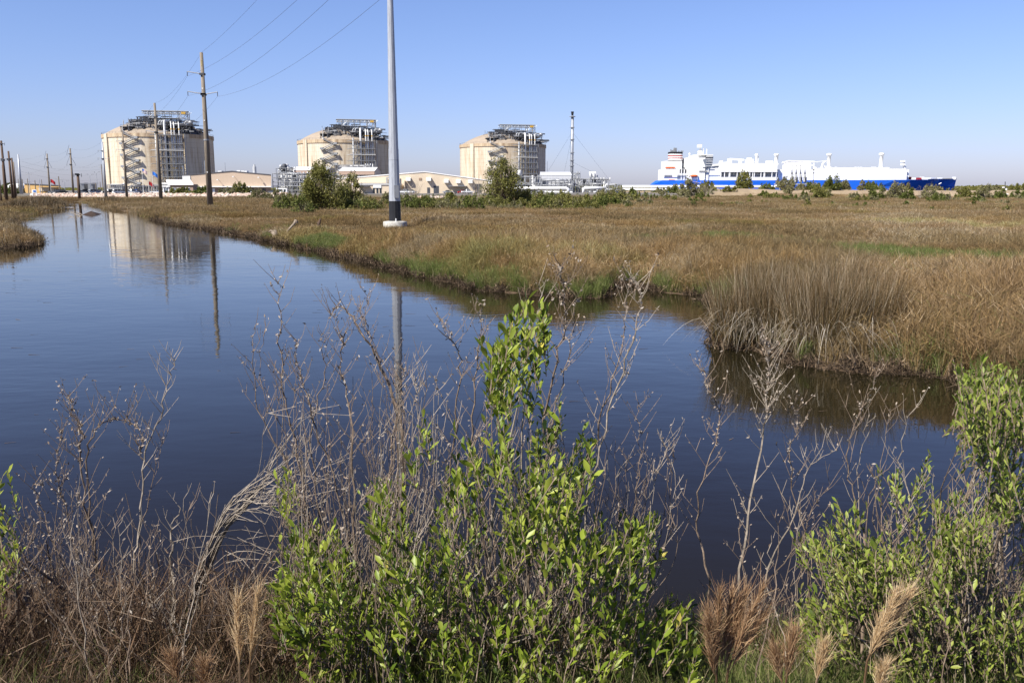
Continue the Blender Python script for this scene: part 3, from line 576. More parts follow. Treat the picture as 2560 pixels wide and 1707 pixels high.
# ---------------------------------------------------------------- buildings
def hall(name, label, px, Y, dep, wall, eave_l, ridge, eave_r, base, roofm, skew=0.0, trimm=None, cat='building'):
    """long facade facing the viewer with a low gable: px=(left, ridge, right) columns, rows of eaves and ridge"""
    p = [at(px[0], base, Y), at(px[0], eave_l, Y), at(px[1], ridge, Y), at(px[2], eave_r, Y), at(px[2], base, Y)]
    p = [Vector((q.x, Y, max(q.z, PADZ-.3) if i not in (0, 4) else PADZ-.3)) for i, q in enumerate(p)]
    root = thing(name, (p[2].x, Y, PADZ), label, cat)
    bk = [Vector((q.x+skew, q.y+dep, q.z)) for q in p]
    m = MB(); m.add(p+bk, [(0, 4, 3, 2, 1), (5, 6, 7, 8, 9), (0, 1, 6, 5), (4, 9, 8, 3)]); m.build('wall', wall, root)
    m = MB(); o_ = Vector((0, -.25, .06)); t_ = Vector((0, 0, .35))
    for i, j in ((1, 2), (2, 3)):
        a, b_, c_, d_ = p[i]+o_, p[j]+o_, bk[j]+Vector((0, .2, .06)), bk[i]+Vector((0, .2, .06))
        m.add([a, b_, c_, d_, a+t_, b_+t_, c_+t_, d_+t_], [(0, 1, 2, 3), (7, 6, 5, 4), (0, 4, 5, 1), (3, 2, 6, 7), (0, 3, 7, 4), (1, 5, 6, 2)])
    m.build('roof', roofm, root)
    return root, p
# tan office hall with brick ground storey
off, pp = hall('office_hall', 'long tan metal hall with brick ground storey, behind the nearest utility poles', (456, 580, 678), 425, 30, M['tan_panel'], 440, 429.5, 438.5, 485, M['trim'], -9.5)
def fpan(root, name, x0, x1, y0, y1, Y, m, proud=.25, lab=None):
    mb = MB(); mb.pbox(x0, x1, y0, y1, Y-proud, proud+.05); o = mb.build(name, m, root)
    if lab: o['label'] = lab
    return o
fpan(off, 'ground_storey', 478, 677.5, 468.8, 486, 425, M['brick'], .12)
fpan(off, 'canopy', 490, 678, 465.8, 468.2, 425, M['white'], 1.6)
for x0, x1 in ((490, 496), (551, 563), (566, 576), (592, 600), (614, 634), (656, 664)): fpan(off, 'window', x0, x1, 471.5, 481.5, 425, M['glass'], .2)
for x0 in (532, 582, 598): fpan(off, 'door', x0, x0+5, 471.5, 484, 425, M['white'], .22)
fpan(off, 'poster', 615.5, 628, 473.5, 480.5, 424.7, M['white'], .2)
for x0 in (457.5, 461, 465, 469, 473): fpan(off, 'wall_rib', x0, x0+2.2, 440, 468, 425, M['white'], .3)
for x0, y0 in ((546, 450), (585, 442), (648, 444)):
    m = MB(); q = at(x0, y0, 424.4); m.tube((q.x, 424.9, q.z), (q.x, 423.2, q.z+.2), .1, n=4); m.box((q.x, 423, q.z), (.7, .7, .35)); m.build('wall_lamp', M['white'], off)
for x0, y0, w_, h_ in ((545, 427.5, 9, 3), (592, 426, 8, 3), (603, 427, 7, 3.5), (611, 427.5, 6, 3)): 
    m = MB(); m.pbox(x0, x0+w_, y0, y0+h_+6, 440, 3); m.build('roof_unit', M['white'], off)
m = MB(); q = at(636, 417, 436); m.tube((q.x, 436, PADZ+5), q, .9, n=10); m.tube(q, q+Vector((0, 0, 1)), .5, n=8); m.build('stack', M['steel_lt'], off)
# gatehouse
Yg_ = 372; gh = thing('gatehouse', at(450, 480, Yg_), 'small brick gatehouse with bright white pitched roof behind the third pole', 'gatehouse')
m = MB(); m.pbox(424, 482, 461, 485.5, Yg_, 6); m.build('wall', M['brick'], gh)
m = MB(); a, b_, c_, d_ = at(419, 461.3, Yg_-.6), at(483.5, 461.3, Yg_-.6), at(476, 449.8, Yg_+3), at(414.5, 449.8, Yg_+3); e_ = Vector((0, 3.6, -1.9)); t_ = Vector((0, 0, -.25))
m.add([a, b_, c_, d_, a+t_, b_+t_, c_+e_, d_+e_], [(0, 1, 2, 3), (0, 4, 5, 1), (3, 2, 6, 7), (4, 7, 6, 5), (1, 5, 6, 2), (0, 3, 7, 4)]); m.build('roof', M['white_roof'], gh)
for x0, x1 in ((427, 433), (443, 449.5), (459, 465.5), (467, 474)): 
    w_ = fpan(gh, 'window', x0, x1, 470, 478, Yg_, M['glass'], .12); fpan(gh, 'window_frame', x0-.7, x1+.7, 469.3, 478.7, Yg_, M['white'], .06)
fpan(gh, 'door', 434, 441.5, 469.5, 484.5, Yg_, M['grey_glass'], .14)
m = MB(); m.pbox(405, 425, 464.5, 467.5, Yg_-.5, 5); m.build('porch_roof', M['white_roof'], gh)
m = MB()
for x0 in (408, 421): m.pbox(x0, x0+1.2, 467, 486, Yg_, .3)
m.build('porch_post', M['white'], gh)
fpan(gh, 'side_window', 413, 419, 470, 481, Yg_+3, M['grey_glass'], .1)
# open shelter roof near the flags
def shelter(name, label, x0, x1, yt, yb, yb2, Y, dep, roofm, posts, gable=True, wallh=None, wallm=None):
    r_ = thing(name, (at((x0+x1)/2, yb2, Y).x, Y, PADZ), label, 'shelter')
    a0, a1 = at(x0, yb, Y), at(x1, yb, Y); zt = at(x0, yt, Y+dep/2).z; zb = a0.z
    m = MB(); m.add([(a0.x, Y, zb), (a1.x, Y, zb), (a1.x, Y+dep/2, zt), (a0.x, Y+dep/2, zt), (a0.x, Y+dep, zb), (a1.x, Y+dep, zb), (a0.x, Y, zb-.2), (a1.x, Y, zb-.2), (a0.x, Y+dep, zb-.2), (a1.x, Y+dep, zb-.2)],
        [(0, 1, 2, 3), (3, 2, 5, 4), (0, 6, 7, 1), (6, 8, 9, 7), (4, 5, 9, 8)]); m.build('roof', roofm, r_)
    if wallh:
        for nm_, x_, s_ in (('gable_wall', a0.x+.15, 0), ('gable_wall', a1.x-.15, 1)):
            m = MB(); m.add([(x_, Y+.1, zb-wallh), (x_, Y+dep-.1, zb-wallh), (x_, Y+dep-.1, zb-.2), (x_, Y+dep/2, zt-.25), (x_, Y+.1, zb-.2), (x_+.1, Y+.1, zb-wallh), (x_+.1, Y+dep-.1, zb-wallh), (x_+.1, Y+dep-.1, zb-.2), (x_+.1, Y+dep/2, zt-.25), (x_+.1, Y+.1, zb-.2)], [(0, 4, 3, 2, 1), (5, 6, 7, 8, 9), (0, 1, 6, 5)]); m.build(nm_, wallm[1], r_)
        m = MB(); m.span((a0.x+.3, Y+.12, zb-wallh), (a1.x-.3, Y+.3, zb-.2)); m.build('fascia_wall', wallm[0], r_)
    for i in range(posts):
        for k in (0, 1):
            x_ = a0.x+.6+(a1.x-a0.x-1.2)*i/(posts-1); MB().tube((x_, Y+.6+k*(dep-1.2), PADZ-.3), (x_, Y+.6+k*(dep-1.2), zb-(wallh or .2)), .22, n=4).build('post', M['steel'], r_)
    return r_
WP = pm('beige_pink_panel', (.46, .33, .25), (.40, .29, .22), .8, .6); WG = pm('cream_gable', (.66, .53, .40), (.6, .48, .36), .8, .6)
shelter('compressor_shed', 'raised white roofed shed left of the tree, in front of the middle tank', 724, 818, 417.5, 425.5, 480, 560, 26, M['white_roof'], 9, wallh=2.4, wallm=(WP, WG))
shelter('compressor_shed', 'raised white roofed shed right of the tree, above the warehouse roof', 847, 937, 418.5, 427, 480, 540, 24, M['white_roof'], 8, wallh=2.4, wallm=(WP, WG))
shelter('pump_shelter', 'grey metal roofed open shelter between the farthest tank and flare stack', 1352, 1430, 430, 438, 480, 520, 30, M['grey_roof'], 8, wallh=2.2, wallm=(M['grey_roof'], M['grey_roof']))
shelter('carport', 'low dark roofed open carport at the foot of the nearest tank', 318, 412, 464.5, 466.5, 483, 395, 6, M['steel_dk'], 14)
# cream warehouse with white hoods
wh, pp = hall('warehouse', 'long cream warehouse with white vent hoods casting slanted shadows', (838, 1062, 1246), 400, 45, M['cream_panel'], 449, 431, 456, 486, M['white_roof'], -2)
fpan(wh, 'wall_band', 838, 1000, 458.4, 459.6, 400, M['trim'], .15)
for x0, y0 in ((1016, 444), (1067, 444), (1140.5, 449), (1110.5, 448.5), (1170.5, 449.5), (1220.5, 450.5)):
    m = MB(); a = at(x0, y0, 400); w_, h_, d_ = 2.0, 1.55, 1.9
    m.add([(a.x, 399.9, a.z), (a.x+w_, 399.9, a.z), (a.x+w_, 399.9, a.z-h_), (a.x, 399.9, a.z-h_), (a.x, 400-d_, a.z-.35), (a.x+w_, 400-d_, a.z-.35), (a.x+w_, 400-d_, a.z-h_), (a.x, 400-d_, a.z-h_)], [(0, 1, 5, 4), (4, 5, 6, 7), (0, 4, 7, 3), (1, 2, 6, 5), (3, 7, 6, 2)])
    m.build('vent_hood', M['white'], wh)
for x0, x1, y0, y1 in ((1084, 1097, 465, 484), (1187, 1204, 460, 484), (1068, 1075, 469, 484), (1000, 1003, 447, 474)): fpan(wh, 'doorway', x0, x1, y0, y1, 400, M['steel_dk'], .08)
m = MB(); m.pbox(1010, 1011.5, 452, 484, 396, 4); m.build('wall_fin', M['cream_panel'], wh)
m = MB(); m.pbox(1122, 1166, 465, 466.3, 395, 5); m.build('lean_to_roof', M['steel'], wh)
m = MB(); m.pbox(1047, 1054, 445, 450.5, 399.8, .3); m.build('louvre', M['brick'], wh)
m = MB(); m.path([at(967, 458, 399.3), at(967, 445, 399.3), at(976, 444, 399.3)], .32, 6); m.build('duct', M['steel'], wh)
ext = thing('annex', at(920, 480, 388), 'low cream annex with a white panel in front of the warehouse', 'annex'); m = MB(); m.pbox(880, 998, 462, 486, 388, 11.7); m.build('wall', M['cream_panel'], ext)
m = MB(); m.pbox(878, 999, 459.8, 462, 387.6, 12); m.build('roof_edge', M['white'], ext); fpan(ext, 'panel', 933, 953, 461.5, 470, 387.9, M['white'], .2)
for x0 in (932, 941, 949): fpan(ext, 'door', x0, x0+4.5, 470.5, 483, 388, M['glass'], .1)
m = MB(); m.pbox(895, 922, 465.5, 467, 385, 3); m.build('awning', M['trim'], ext)
sm = thing('pump_house', at(780, 480, 470), 'small pale block building behind the left tree', 'building'); m = MB(); m.pbox(765, 800, 447, 486, 470, 10); m.build('wall', M['cream_panel'], sm); m = MB(); m.pbox(764, 801, 445.5, 447, 469.6, 11); m.build('roof', M['white_roof'], sm)
# ochre building far left
oc, pp = hall('ochre_building', 'low long ochre building far off at the left behind the thin poles', (62, 64, 152), 430, 18, M['ochre'], 461.5, 461.3, 465.5, 482, M['trim'], -10)
m = MB(); m.pbox(95, 143, 468.3, 469.3, 427, 3); m.build('awning', M['trim'], oc)
for x0 in (97, 106, 115, 126): fpan(oc, 'bay_wall', x0, x0+8, 469.5, 478, 429.9, M['cream_panel'], .2)
wt = thing('water_tank', at(47, 475, 480), 'low white round tank left of the ochre building', 'tank'); m = MB(); q = at(46, 475, 480); m.lathe((q.x, q.y, PADZ-.3), [(4.8, 0), (4.8, 4.2), (3.2, 5.0), (.01, 5.2)], 24); m.build('shell', M['white'], wt, True)
for lb, x0 in (('left grey process block between the dark short pole and the street lamps', 199.5), ('right grey process block below the street lamps', 221)):
    t = thing('process_block', at(x0+5, 475, 600), lb, 'equipment'); m = MB(); m.pbox(x0, x0+10, 460, 478, 600, 6); m.pbox(x0-.5, x0+10.5, 457.5, 459, 599, 8)
    for k in range(4): m.tube(at(x0+1+k*2.7, 480, 597), at(x0+1+k*2.7, 458, 597), .2, n=4)
    m.build('frame', M['steel'], t)
# ---------------------------------------------------------------- pipe racks and process gear
def rack(label, x0, x1, yt, yb, Y, dep, bays, levels, seed, pipes=8, vess=0, lt=.4, name='pipe_rack'):
    rg = random.Random(seed); a, b_ = at(x0, yt, Y), at(x1, yt, Y); zt = a.z; xa, xb = a.x, b_.x; zb = at(x0, yb, Y).z
    r_ = thing(name, ((xa+xb)/2, Y, PADZ), label, 'pipe rack')
    for i in range(bays+1):
        m = MB(); x_ = xa+(xb-xa)*i/bays
        for k in (0, dep): m.tube((x_, Y+k, zb), (x_, Y+k, zt), .2, n=4)
        for l_ in range(levels): z_ = zt-(zt-zb)*l_/levels; m.tube((x_, Y, z_), (x_, Y+dep, z_), .16, n=4)
        m.build('column_frame', M['steel'], r_)
    m = MB()
    for l_ in range(levels):
        z_ = zt-(zt-zb)*l_/levels
        for k in (0, dep): m.tube((xa, Y+k, z_), (xb, Y+k, z_), .17, n=4)
    for i in range(bays):
        if rg.random() < .5: x_ = xa+(xb-xa)*i/bays; x2 = xa+(xb-xa)*(i+1)/bays; m.tube((x_, Y, zb), (x2, Y, zt), .12, n=3)
    m.build('beam', M['steel'], r_)
    for i in range(pipes):
        z_ = rg.uniform(zb+.5, zt+.6); y_ = Y+rg.uniform(0, dep); r0 = rg.uniform(.12, .45); u0 = rg.uniform(xa, xb-1); u1 = rg.uniform(u0+1, xb+1)
        pt = [(u0, y_, z_), (u1, y_, z_)]
        if rg.random() < .5: pt = [(u0, y_, zb)]+pt
        if rg.random() < .4: pt = pt+[(u1, y_, zb if rg.random() < .5 else zt+1)]
        MB().path(pt, r0, 6).build('pipe', M['steel_lt'] if rg.random() < lt else M['steel'], r_, True)
    for i in range(vess):
        x_ = rg.uniform(xa+1, xb-1); y_ = Y+rg.uniform(0, dep); h_ = rg.uniform(1.5, 4); q = rg.uniform(.6, 1.4); m = MB(); z_ = zt-rg.uniform(0, 3)
        m.lathe((x_, y_, z_), [(.01, 0), (q, .3), (q, h_), (q*.6, h_+.4), (.01, h_+.5)], 10); m.build('vessel', M['steel_lt'] if rg.random() < .5 else M['steel_dk'], r_, True)
    return r_
rack('process piping and frames right of the tan hall', 681, 768, 434, 487, 455, 16, 7, 5, 2, 34, 3)
rack('high process tower with round vessels behind the raised shed', 690, 726, 421, 450, 520, 12, 3, 3, 5, 18, 10)
rack('pipework on top of the raised sheds against the middle tank', 838, 925, 413, 440, 600, 10, 6, 2, 6, 24, 0, .7)
rack('pipe frames under the farthest tank behind the tree', 1262, 1352, 443, 487, 470, 12, 7, 3, 7, 24, 2)
rack('pipe rack below the grey shelter roof', 1345, 1432, 452, 487, 500, 14, 8, 3, 8, 26, 0)
rack('tall bare steel frame just right of the flare stack', 1433, 1450, 433, 487, 545, 12, 2, 4, 9, 8, 0, .2)
rack('long pipe rack running right from the flare stack', 1448, 1522, 448, 486, 540, 14, 8, 3, 10, 44, 3)
rack('low pipe rack leading towards the blue container', 1512, 1560, 463, 487, 560, 8, 6, 2, 12, 12, 0)
rack('low pipework left of the gate poles at the foot of the nearest tank', 268, 305, 462, 484, 430, 5, 8, 2, 13, 10, 0)
rack('pipe bends and valves beside the gatehouse roof', 384, 424, 462, 484, 440, 6, 3, 2, 14, 14, 0)
m = MB(); t = thing('heater_stacks', at(1487, 445, 545), 'cluster of four slim white stacks above the right pipe rack', 'stacks')
for k in range(4): 
    q = at(1476+k*4.6, 429.5, 545); MB().tube((q.x+.3, 545+k % 2, q.z-4.5), (q.x-.35, 545+k % 2, q.z), .45, .5, n=8).build('stack', M['white'], t, True)
m.pbox(1476, 1496, 444, 449, 545, 4); m.build('casing', M['steel_lt'], t)
for lb, pts, r0 in (('thick white pipe running low behind the bushes left of the flare stack', [(1150, 471), (1415, 471), (1420, 473), (1420, 484)], .9), ('thick white pipe right of the flare stack ending at the gooseneck', [(1458, 484), (1459, 472), (1462, 470.5), (1514, 470.5)], .8),
        ('upper long white pipeline crossing in front of the ship stern', [(1556, 466.5), (1760, 466.3), (1938, 466.8), (1950, 461), (1975, 459)], .62), ('lower long white pipeline under the ship stern', [(1556, 473.4), (1796, 474)], .62),
        ('small white pipe low along the bushes under the grey shelter', [(1362, 480), (1430, 480.5), (1432, 484)], .45)):
    t = thing('pipeline', at(pts[0][0], 480, 470), lb, 'pipeline'); MB().path([at(a, b_, 470) for a, b_ in pts], r0, 8).build('pipe', M['white'], t, True)
    xs = pts[0][0]+4; xe = pts[-2][0]
    while xs < xe:
        a = at(xs, pts[0][1]+.5, 470.8); MB().tube((a.x, 470.8, 1), (a.x, 470.8, a.z), .2, n=4).build('support', M['steel_lt'], t); xs += 17
t = thing('gooseneck_vent', at(1514, 480, 500), 'white gooseneck vent pipe near the blue container', 'vent pipe'); MB().path([at(1514, 486, 500), at(1514, 464, 500), at(1516, 461, 500), at(1519, 461.5, 500), at(1520, 464, 500)], .35, 8).build('pipe', M['white'], t, True)
t = thing('shipping_container', at(1546, 488, 440), 'blue container box beside two white posts', 'container'); m = MB(); m.pbox(1537.5, 1554, 479.5, 490.5, 440, 4); m.build('body', M['cont_blue'], t)
for k in range(7): fpan(t, 'rib', 1538.5+k*2.2, 1539.2+k*2.2, 480, 490, 440, M['cont_blue'], .12)
m = MB(); m.pbox(1525, 1555, 477.8, 479.3, 439.8, 5); m.build('roof', M['trim'], t)
for lb, x0 in (('left white post beside the blue container', 1517), ('right white post beside the blue container', 1531)):
    t = thing('white_post', at(x0+2, 492, 430), lb, 'post'); m = MB(); m.pbox(x0, x0+4, 480, 494, 430, 1); m.build('post', M['white'], t); fpan(t, 'gauge', x0+1, x0+3, 484, 487, 430, M['black'], .1)
# flare stack
fs = thing('flare_stack', (at(1431, 480, 560).x, 560, PADZ), 'slender guyed flare stack with black tip right of the farthest tank', 'flare stack')
zt = at(1431, 289, 560).z; z2 = at(1431, 279.5, 560).z; fx = at(1431, 289, 560).x
MB().tube((fx, 560, PADZ-.5), (fx, 560, zt), .85, .62, n=10).build('stack', M['galv'], fs, True); MB().lathe((fx, 560, zt), [(.6, -.5), (.65, .4), (.95, z2-zt), (.8, z2-zt), (.5, .3)], 12).build('burner_tip', M['black'], fs)
for py in (292, 319, 349, 382, 401, 415): q = at(1431, py, 560); MB().lathe((fx, 560, q.z), [(.5, -.15), (1.5 if py != 292 else 1.9, -.15), (1.5 if py != 292 else 1.9, .15), (.5, .15)], 10).build('platform', M['steel'], fs); 
m = MB(); m.tube((fx+.95, 559.6, 2), (fx+.75, 559.6, zt-1), .14, n=4); m.tube((fx-.95, 559.6, 2), (fx-.8, 559.6, zt-1), .1, n=4); m.build('ladder', M['steel'], fs)
for (a, b_) in (((1424, 330), (1362, 442)), ((1426, 335), (1411, 430)), ((1438, 330), (1534, 464)), ((1438, 405), (1480, 430))): p, q = at(*a, 560), at(*b_, 575); MB().tube((fx, 560, p.z), q, .05, n=3).build('guy_wire', M['wire'], fs)

# ---------------------------------------------------------------- poles and wires
def curve_z(p, q, sag, n=14): return [p.lerp(q, i/n)-Vector((0, 0, 4*sag*(i/n)*(1-i/n))) for i in range(n+1)]
def pole(name, label, bx, tx, ytop, Y, r0, r1, mat, arms=(), group=None, base=None, extra=None, brace=False):
    xb = at(bx, 500, Y).x; tp = at(tx, ytop, Y); x0 = (xb+tp.x)/2; z0 = hz(x0, Y)-.3
    root = thing(name, (x0, Y, z0), label, 'utility pole', group); MB().tube((x0, Y, z0), (x0+(tp.x-xb)*.15, Y, tp.z), r0, r1, n=10).build('shaft', mat, root, True)
    ends = [Vector((x0, Y, tp.z))]
    for (xe, ye) in arms:
        e_ = at(xe, ye, Y); zc = e_.z-abs(e_.x-x0)*.16; m = MB(); m.path([(x0, Y-.2, zc), (e_.x, Y-.3, e_.z)], [r1*.35, r1*.28], 6)
        m.build('arm', M['galv'], root); m = MB(); m.tube((e_.x, Y-.3, e_.z), (e_.x, Y-.3, e_.z-r1*2.6), r1*.22, n=5); m.box((x0, Y-.1, zc), (r1*2.9, r1*2.9, r1*1.2)); m.build('insulator', M['steel_dk'], root)
        if brace: MB().tube((e_.x, Y-.3, e_.z), (x0, Y-.2, e_.z+3.2), .07, n=3).build('brace', M['wire'], root)
        ends.append(Vector((e_.x, Y-.3, e_.z-r1*2.6)))
    return root, ends
pg = 'tall utility poles of the line along the ditch'
P1, E1 = pole('utility_pole', 'nearest tall brown utility pole standing in front of the tan hall', 525, 503, 132, 150, .52, .27, M['wood_pole'], ((469.5, 180), (471, 229.5), (545, 231)), pg)
Y1 = 150; x1 = P1.location.x
q = at(504.5, 159, Y1); MB().box((x1+.05, Y1-.26, q.z), (.15, .12, .9)).build('pole_tag', M['tag'], P1)
for py in (302, 431, 222): q = at(512, py, Y1); MB().box((x1, Y1-.46, q.z), (.16, .06, .16)).build('pole_tag', M['white'], P1)
q = at(515, 352, Y1); MB().tube((x1, Y1, q.z), (x1, Y1, q.z+.25), .46, n=12).build('pole_band', M['steel'], P1)
P2, E2 = pole('utility_pole', 'second brown utility pole, crossing the roof gantry of the nearest tank', 403, 386, 258, 235, .52, .28, M['wood_pole'], ((364.5, 289), (366, 327), (420, 327)), pg)
P3, E3 = pole('utility_pole', 'thinner brown utility pole between the stairs and left edge of the nearest tank', 316, 307, 327, 300, .46, .25, M['wood_pole'], ((291, 351), (291, 373), (325, 372)), pg)
P4, E4 = pole('steel_utility_pole', 'grey steel utility pole with dark foot at the left edge of the nearest tank', 261, 259, 355, 318, .55, .24, M['galv'], ((246, 376), (246, 395), (273, 396)), pg)
q = at(261, 490, 318); MB().tube((P4.location.x, 318, P4.location.z+.1), (P4.location.x, 318, q.z), .60, n=10).build('dark_foot', M['black'], P4)
P5, E5 = pole('utility_pole', 'pale utility pole with braced crossarms beside the short dark pole', 181.5, 177.5, 371, 345, .42, .26, M['wood_pole'], ((168, 384), (168, 410), (189, 410)), pg, brace=True)
P6, E6 = pole('utility_pole', 'pale utility pole with braced crossarms rising over the ochre building', 123.5, 119.5, 384.5, 390, .42, .26, M['wood_pole'], ((112, 396.5), (112, 417), (129, 417)), pg, brace=True)
P7, E7 = pole('steel_utility_pole', 'pale grey steel pole left of the ochre building', 51, 48, 386, 345, .6, .25, M['galv'], (), pg)
lg = 'brown utility poles leaning together at the left edge'
pole('utility_pole', 'tallest brown pole at the left edge with pale arms and streetlight', 18, 2, 352, 205, .34, .22, M['wood_dark'], ((13, 358), (19, 396), (-12, 398)), lg)
pole('utility_pole', 'second brown pole from the left edge, shorter than its neighbour', 33, 20.5, 378, 235, .34, .22, M['wood_dark'], ((26, 397), (13, 398)), lg)
pole('utility_pole', 'third brown pole of the left edge row, right beside the second', 38, 29.5, 395, 255, .34, .22, M['wood_dark'], (), lg)
pole('utility_pole', 'thinnest and farthest brown pole of the left edge row', 40, 35, 405, 330, .28, .18, M['wood_pole'], (), lg)
pole('utility_pole', 'brown pole hidden behind the tallest one at the left edge', 12, 7.5, 413, 260, .28, .2, M['wood_dark'], (), lg)
pole('utility_pole', 'dark stub of a pole cut by the left picture edge', 2, -1, 450, 200, .2, .18, M['wood_dark'], (), lg)
P8, E8 = pole('short_pole', 'short dark wooden pole with a flat crossarm over the ditch end', 198, 195, 434, 262, .42, .36, M['wood_dark'], ((185.5, 434.5), (204.5, 434.5)))
far = [(71, 430, 487, .16, 'thin grey mast in front of the ochre building'), (45, 448, 478, .2, 'small dark far pole over the white round tank'), (55, 448, 478, .28, 'short thick far pole beside the white round tank'), (68.5, 447, 478, .24, 'far small pole at the left end of the ochre building'),
       (87, 451, 478, .26, 'far dark pole before the middle of the ochre building'), (98, 448, 488, .2, 'far thin pole just left of the braced pole'), (103.5, 449, 478, .2, 'far pole joined by low cables left of the braced pole'), (146, 441, 472, .3, 'slightly leaning far pole right of the ochre building'),
       (253, 411, 480, .26, 'far lattice pole close left of the grey steel pole'), (250, 455, 480, .2, 'low far pole near the grey steel pole foot'), (239, 458, 480, .25, 'short dark far post among parked cars'), (457, 414, 468, .22, 'white thin mast in front of the shaded tank wall'), (511, 402, 462, .2, 'pale thin mast beside the nearest utility pole'), (562, 407, 430, .22, 'thin far pole above the tan hall roof')]
for x0, yt, yb, r_, lb in far:
    Yf = 395 if yb > 470 else 470; q = at(x0, yt, Yf); t = thing('thin_pole', (q.x, Yf, PADZ-.3), lb, 'pole'); MB().tube((q.x, Yf, PADZ-.3), q, r_, r_*.7, n=6).build('shaft', M['galv'] if 'thin' in lb or 'mast' in lb else M['wood_pole'], t)
    if 'lattice' in lb or 'ochre' in lb: MB().tube((q.x-1.2, Yf, q.z-1.2), (q.x+1.2, Yf, q.z-1.2), .1, n=4).build('crossarm', M['steel'], t)
for x0, yt, lb in ((224, 436, 'left twin headed street lamp of the parking lot'), (240.5, 430, 'right and taller twin headed street lamp of the parking lot'), (161, 453, 'small twin headed street lamp between the braced poles')):
    Yf = 400; q = at(x0, yt+3, Yf); t = thing('street_lamp', (q.x, Yf, PADZ), lb, 'street lamp', 'twin headed street lamps'); MB().tube((q.x, Yf, PADZ-.2), q, .16, .1, n=6).build('mast', M['galv'], t)
    for s in (-1, 1): MB().path([(q.x, Yf, q.z-.2), (q.x+s*.7, Yf, q.z+.3), (q.x+s*.9, Yf, q.z+.5)], .07, 4).build('arm', M['galv'], t); MB().box((q.x+s*1.25, Yf, q.z+.55), (.9, .4, .2), 0).build('lamp_head', M['steel'], t)
# steel pole on a round concrete foot
YP = 72; q = at(988, 552.5, YP); px_ = at(988, 560, YP).x
sp = thing('steel_pole', (px_, YP, hz(px_, YP)), 'towering many sided galvanised steel pole with black base on the marsh', 'utility pole')
zt1 = q.z; zb1 = at(988, 502.8, YP).z; zj = at(984, 373, YP).z
def octo(z0, z1, r0, r1, nme, mt):
    m = MB(); a0 = D2R(11); m.lathe((px_, YP, 0), [(r0, z0), (r1, z1)], 12, a0, a0+2*math.pi); return m.build(nme, mt, sp)
rz = lambda z: .475-.0137*(z-zt1)
octo(zt1-.1, zb1, rz(zt1)+.01, rz(zb1)+.01, 'black_base', M['black']); octo(zb1, zj, rz(zb1), rz(zj), 'lower_shaft', M['galv']); octo(zj-.9, zj-.86, rz(zj)+.012, rz(zj)+.012, 'joint_seam', M['steel_dk']); octo(zj, 29.5, rz(zj)-.015, rz(29.5), 'upper_shaft', M['galv'])
MB().box((px_+.22, YP-rz(zb1)-.0, zb1+.75), (.36, .08, 1.0), D2R(18)).build('access_plate', M['steel'], sp)
MB().tube((px_+.15, YP-.62, zt1-.1), (px_+.15, YP-.62, zt1+.22), .04, n=6).build('bolt', M['white'], sp)
stl = {}
for nm_, (xe, ye) in dict(a=(936, -190), b=(934, -110), c=(1030, -70)).items():
    e_ = at(xe, ye, YP); MB().path([(px_, YP, e_.z-.5), (e_.x, YP, e_.z)], [.16, .09], 6).build('arm', M['galv'], sp); stl[nm_] = e_
ft = thing('concrete_pier', (px_, YP, hz(px_, YP)), 'round concrete footing under the tall steel pole', 'footing')
MB().lathe((px_, YP, 0), [(.97, -.3), (.97, zt1-.12), (.93, zt1-.04), (.6, zt1), (.01, zt1+.01)], 32).build('footing', M['concrete'], ft, True)
def wire(label, p, q, sag, r_=.016):
    p, q = Vector(p), Vector(q); t = thing('power_line', p.lerp(q, .5)-Vector((0, 0, sag)), label, 'cable'); MB().path(curve_z(p, q, sag, 20), r_, 3).build('cable', M['wire'], t); return t
top = at(980, -260, YP)
for (p, q, sg, lb) in ((E1[0], Vector((px_, YP, 29.4)), 1.2, 'top wire from the nearest brown pole up over the picture edge'), (E1[1], stl['a'], 1.6, 'second wire from the upper left arm of the nearest brown pole'), (E1[2], stl['b'], 1.8, 'third wire from the lower left arm of the nearest brown pole'), (E1[3], stl['c'], 1.8, 'lowest wire from the right arm of the nearest brown pole to the steel pole')): wire(lb, p, q, sg)
names = ['top', 'upper left arm', 'lower left arm', 'right arm']
for A_, B_, who in ((E1, E2, 'first and second brown poles'), (E2, E3, 'second and third brown poles'), (E3, E4, 'third and steel poles'), (E4, E5, 'steel and braced poles'), (E5, E6, 'two braced poles'), ):
    for i in range(4): wire('thin cable, %s, between the %s' % (names[i], who), A_[i], B_[i], 1.6, .014)
for i in range(3): wire('%s faint cable from the far braced pole to the left edge' % ('upper', 'middle', 'lower')[i], E6[i], at(-60, 384+i*22, 420), 3, .014)
for i, (ya, yb) in enumerate(((403, 441), (415, 452), (428, 462))): wire('%s faint far cable sagging right of the pale steel pole' % ('highest', 'middle', 'lowest')[i], at(50, ya, 345), at(255, ya+20, 470), 2, .02)

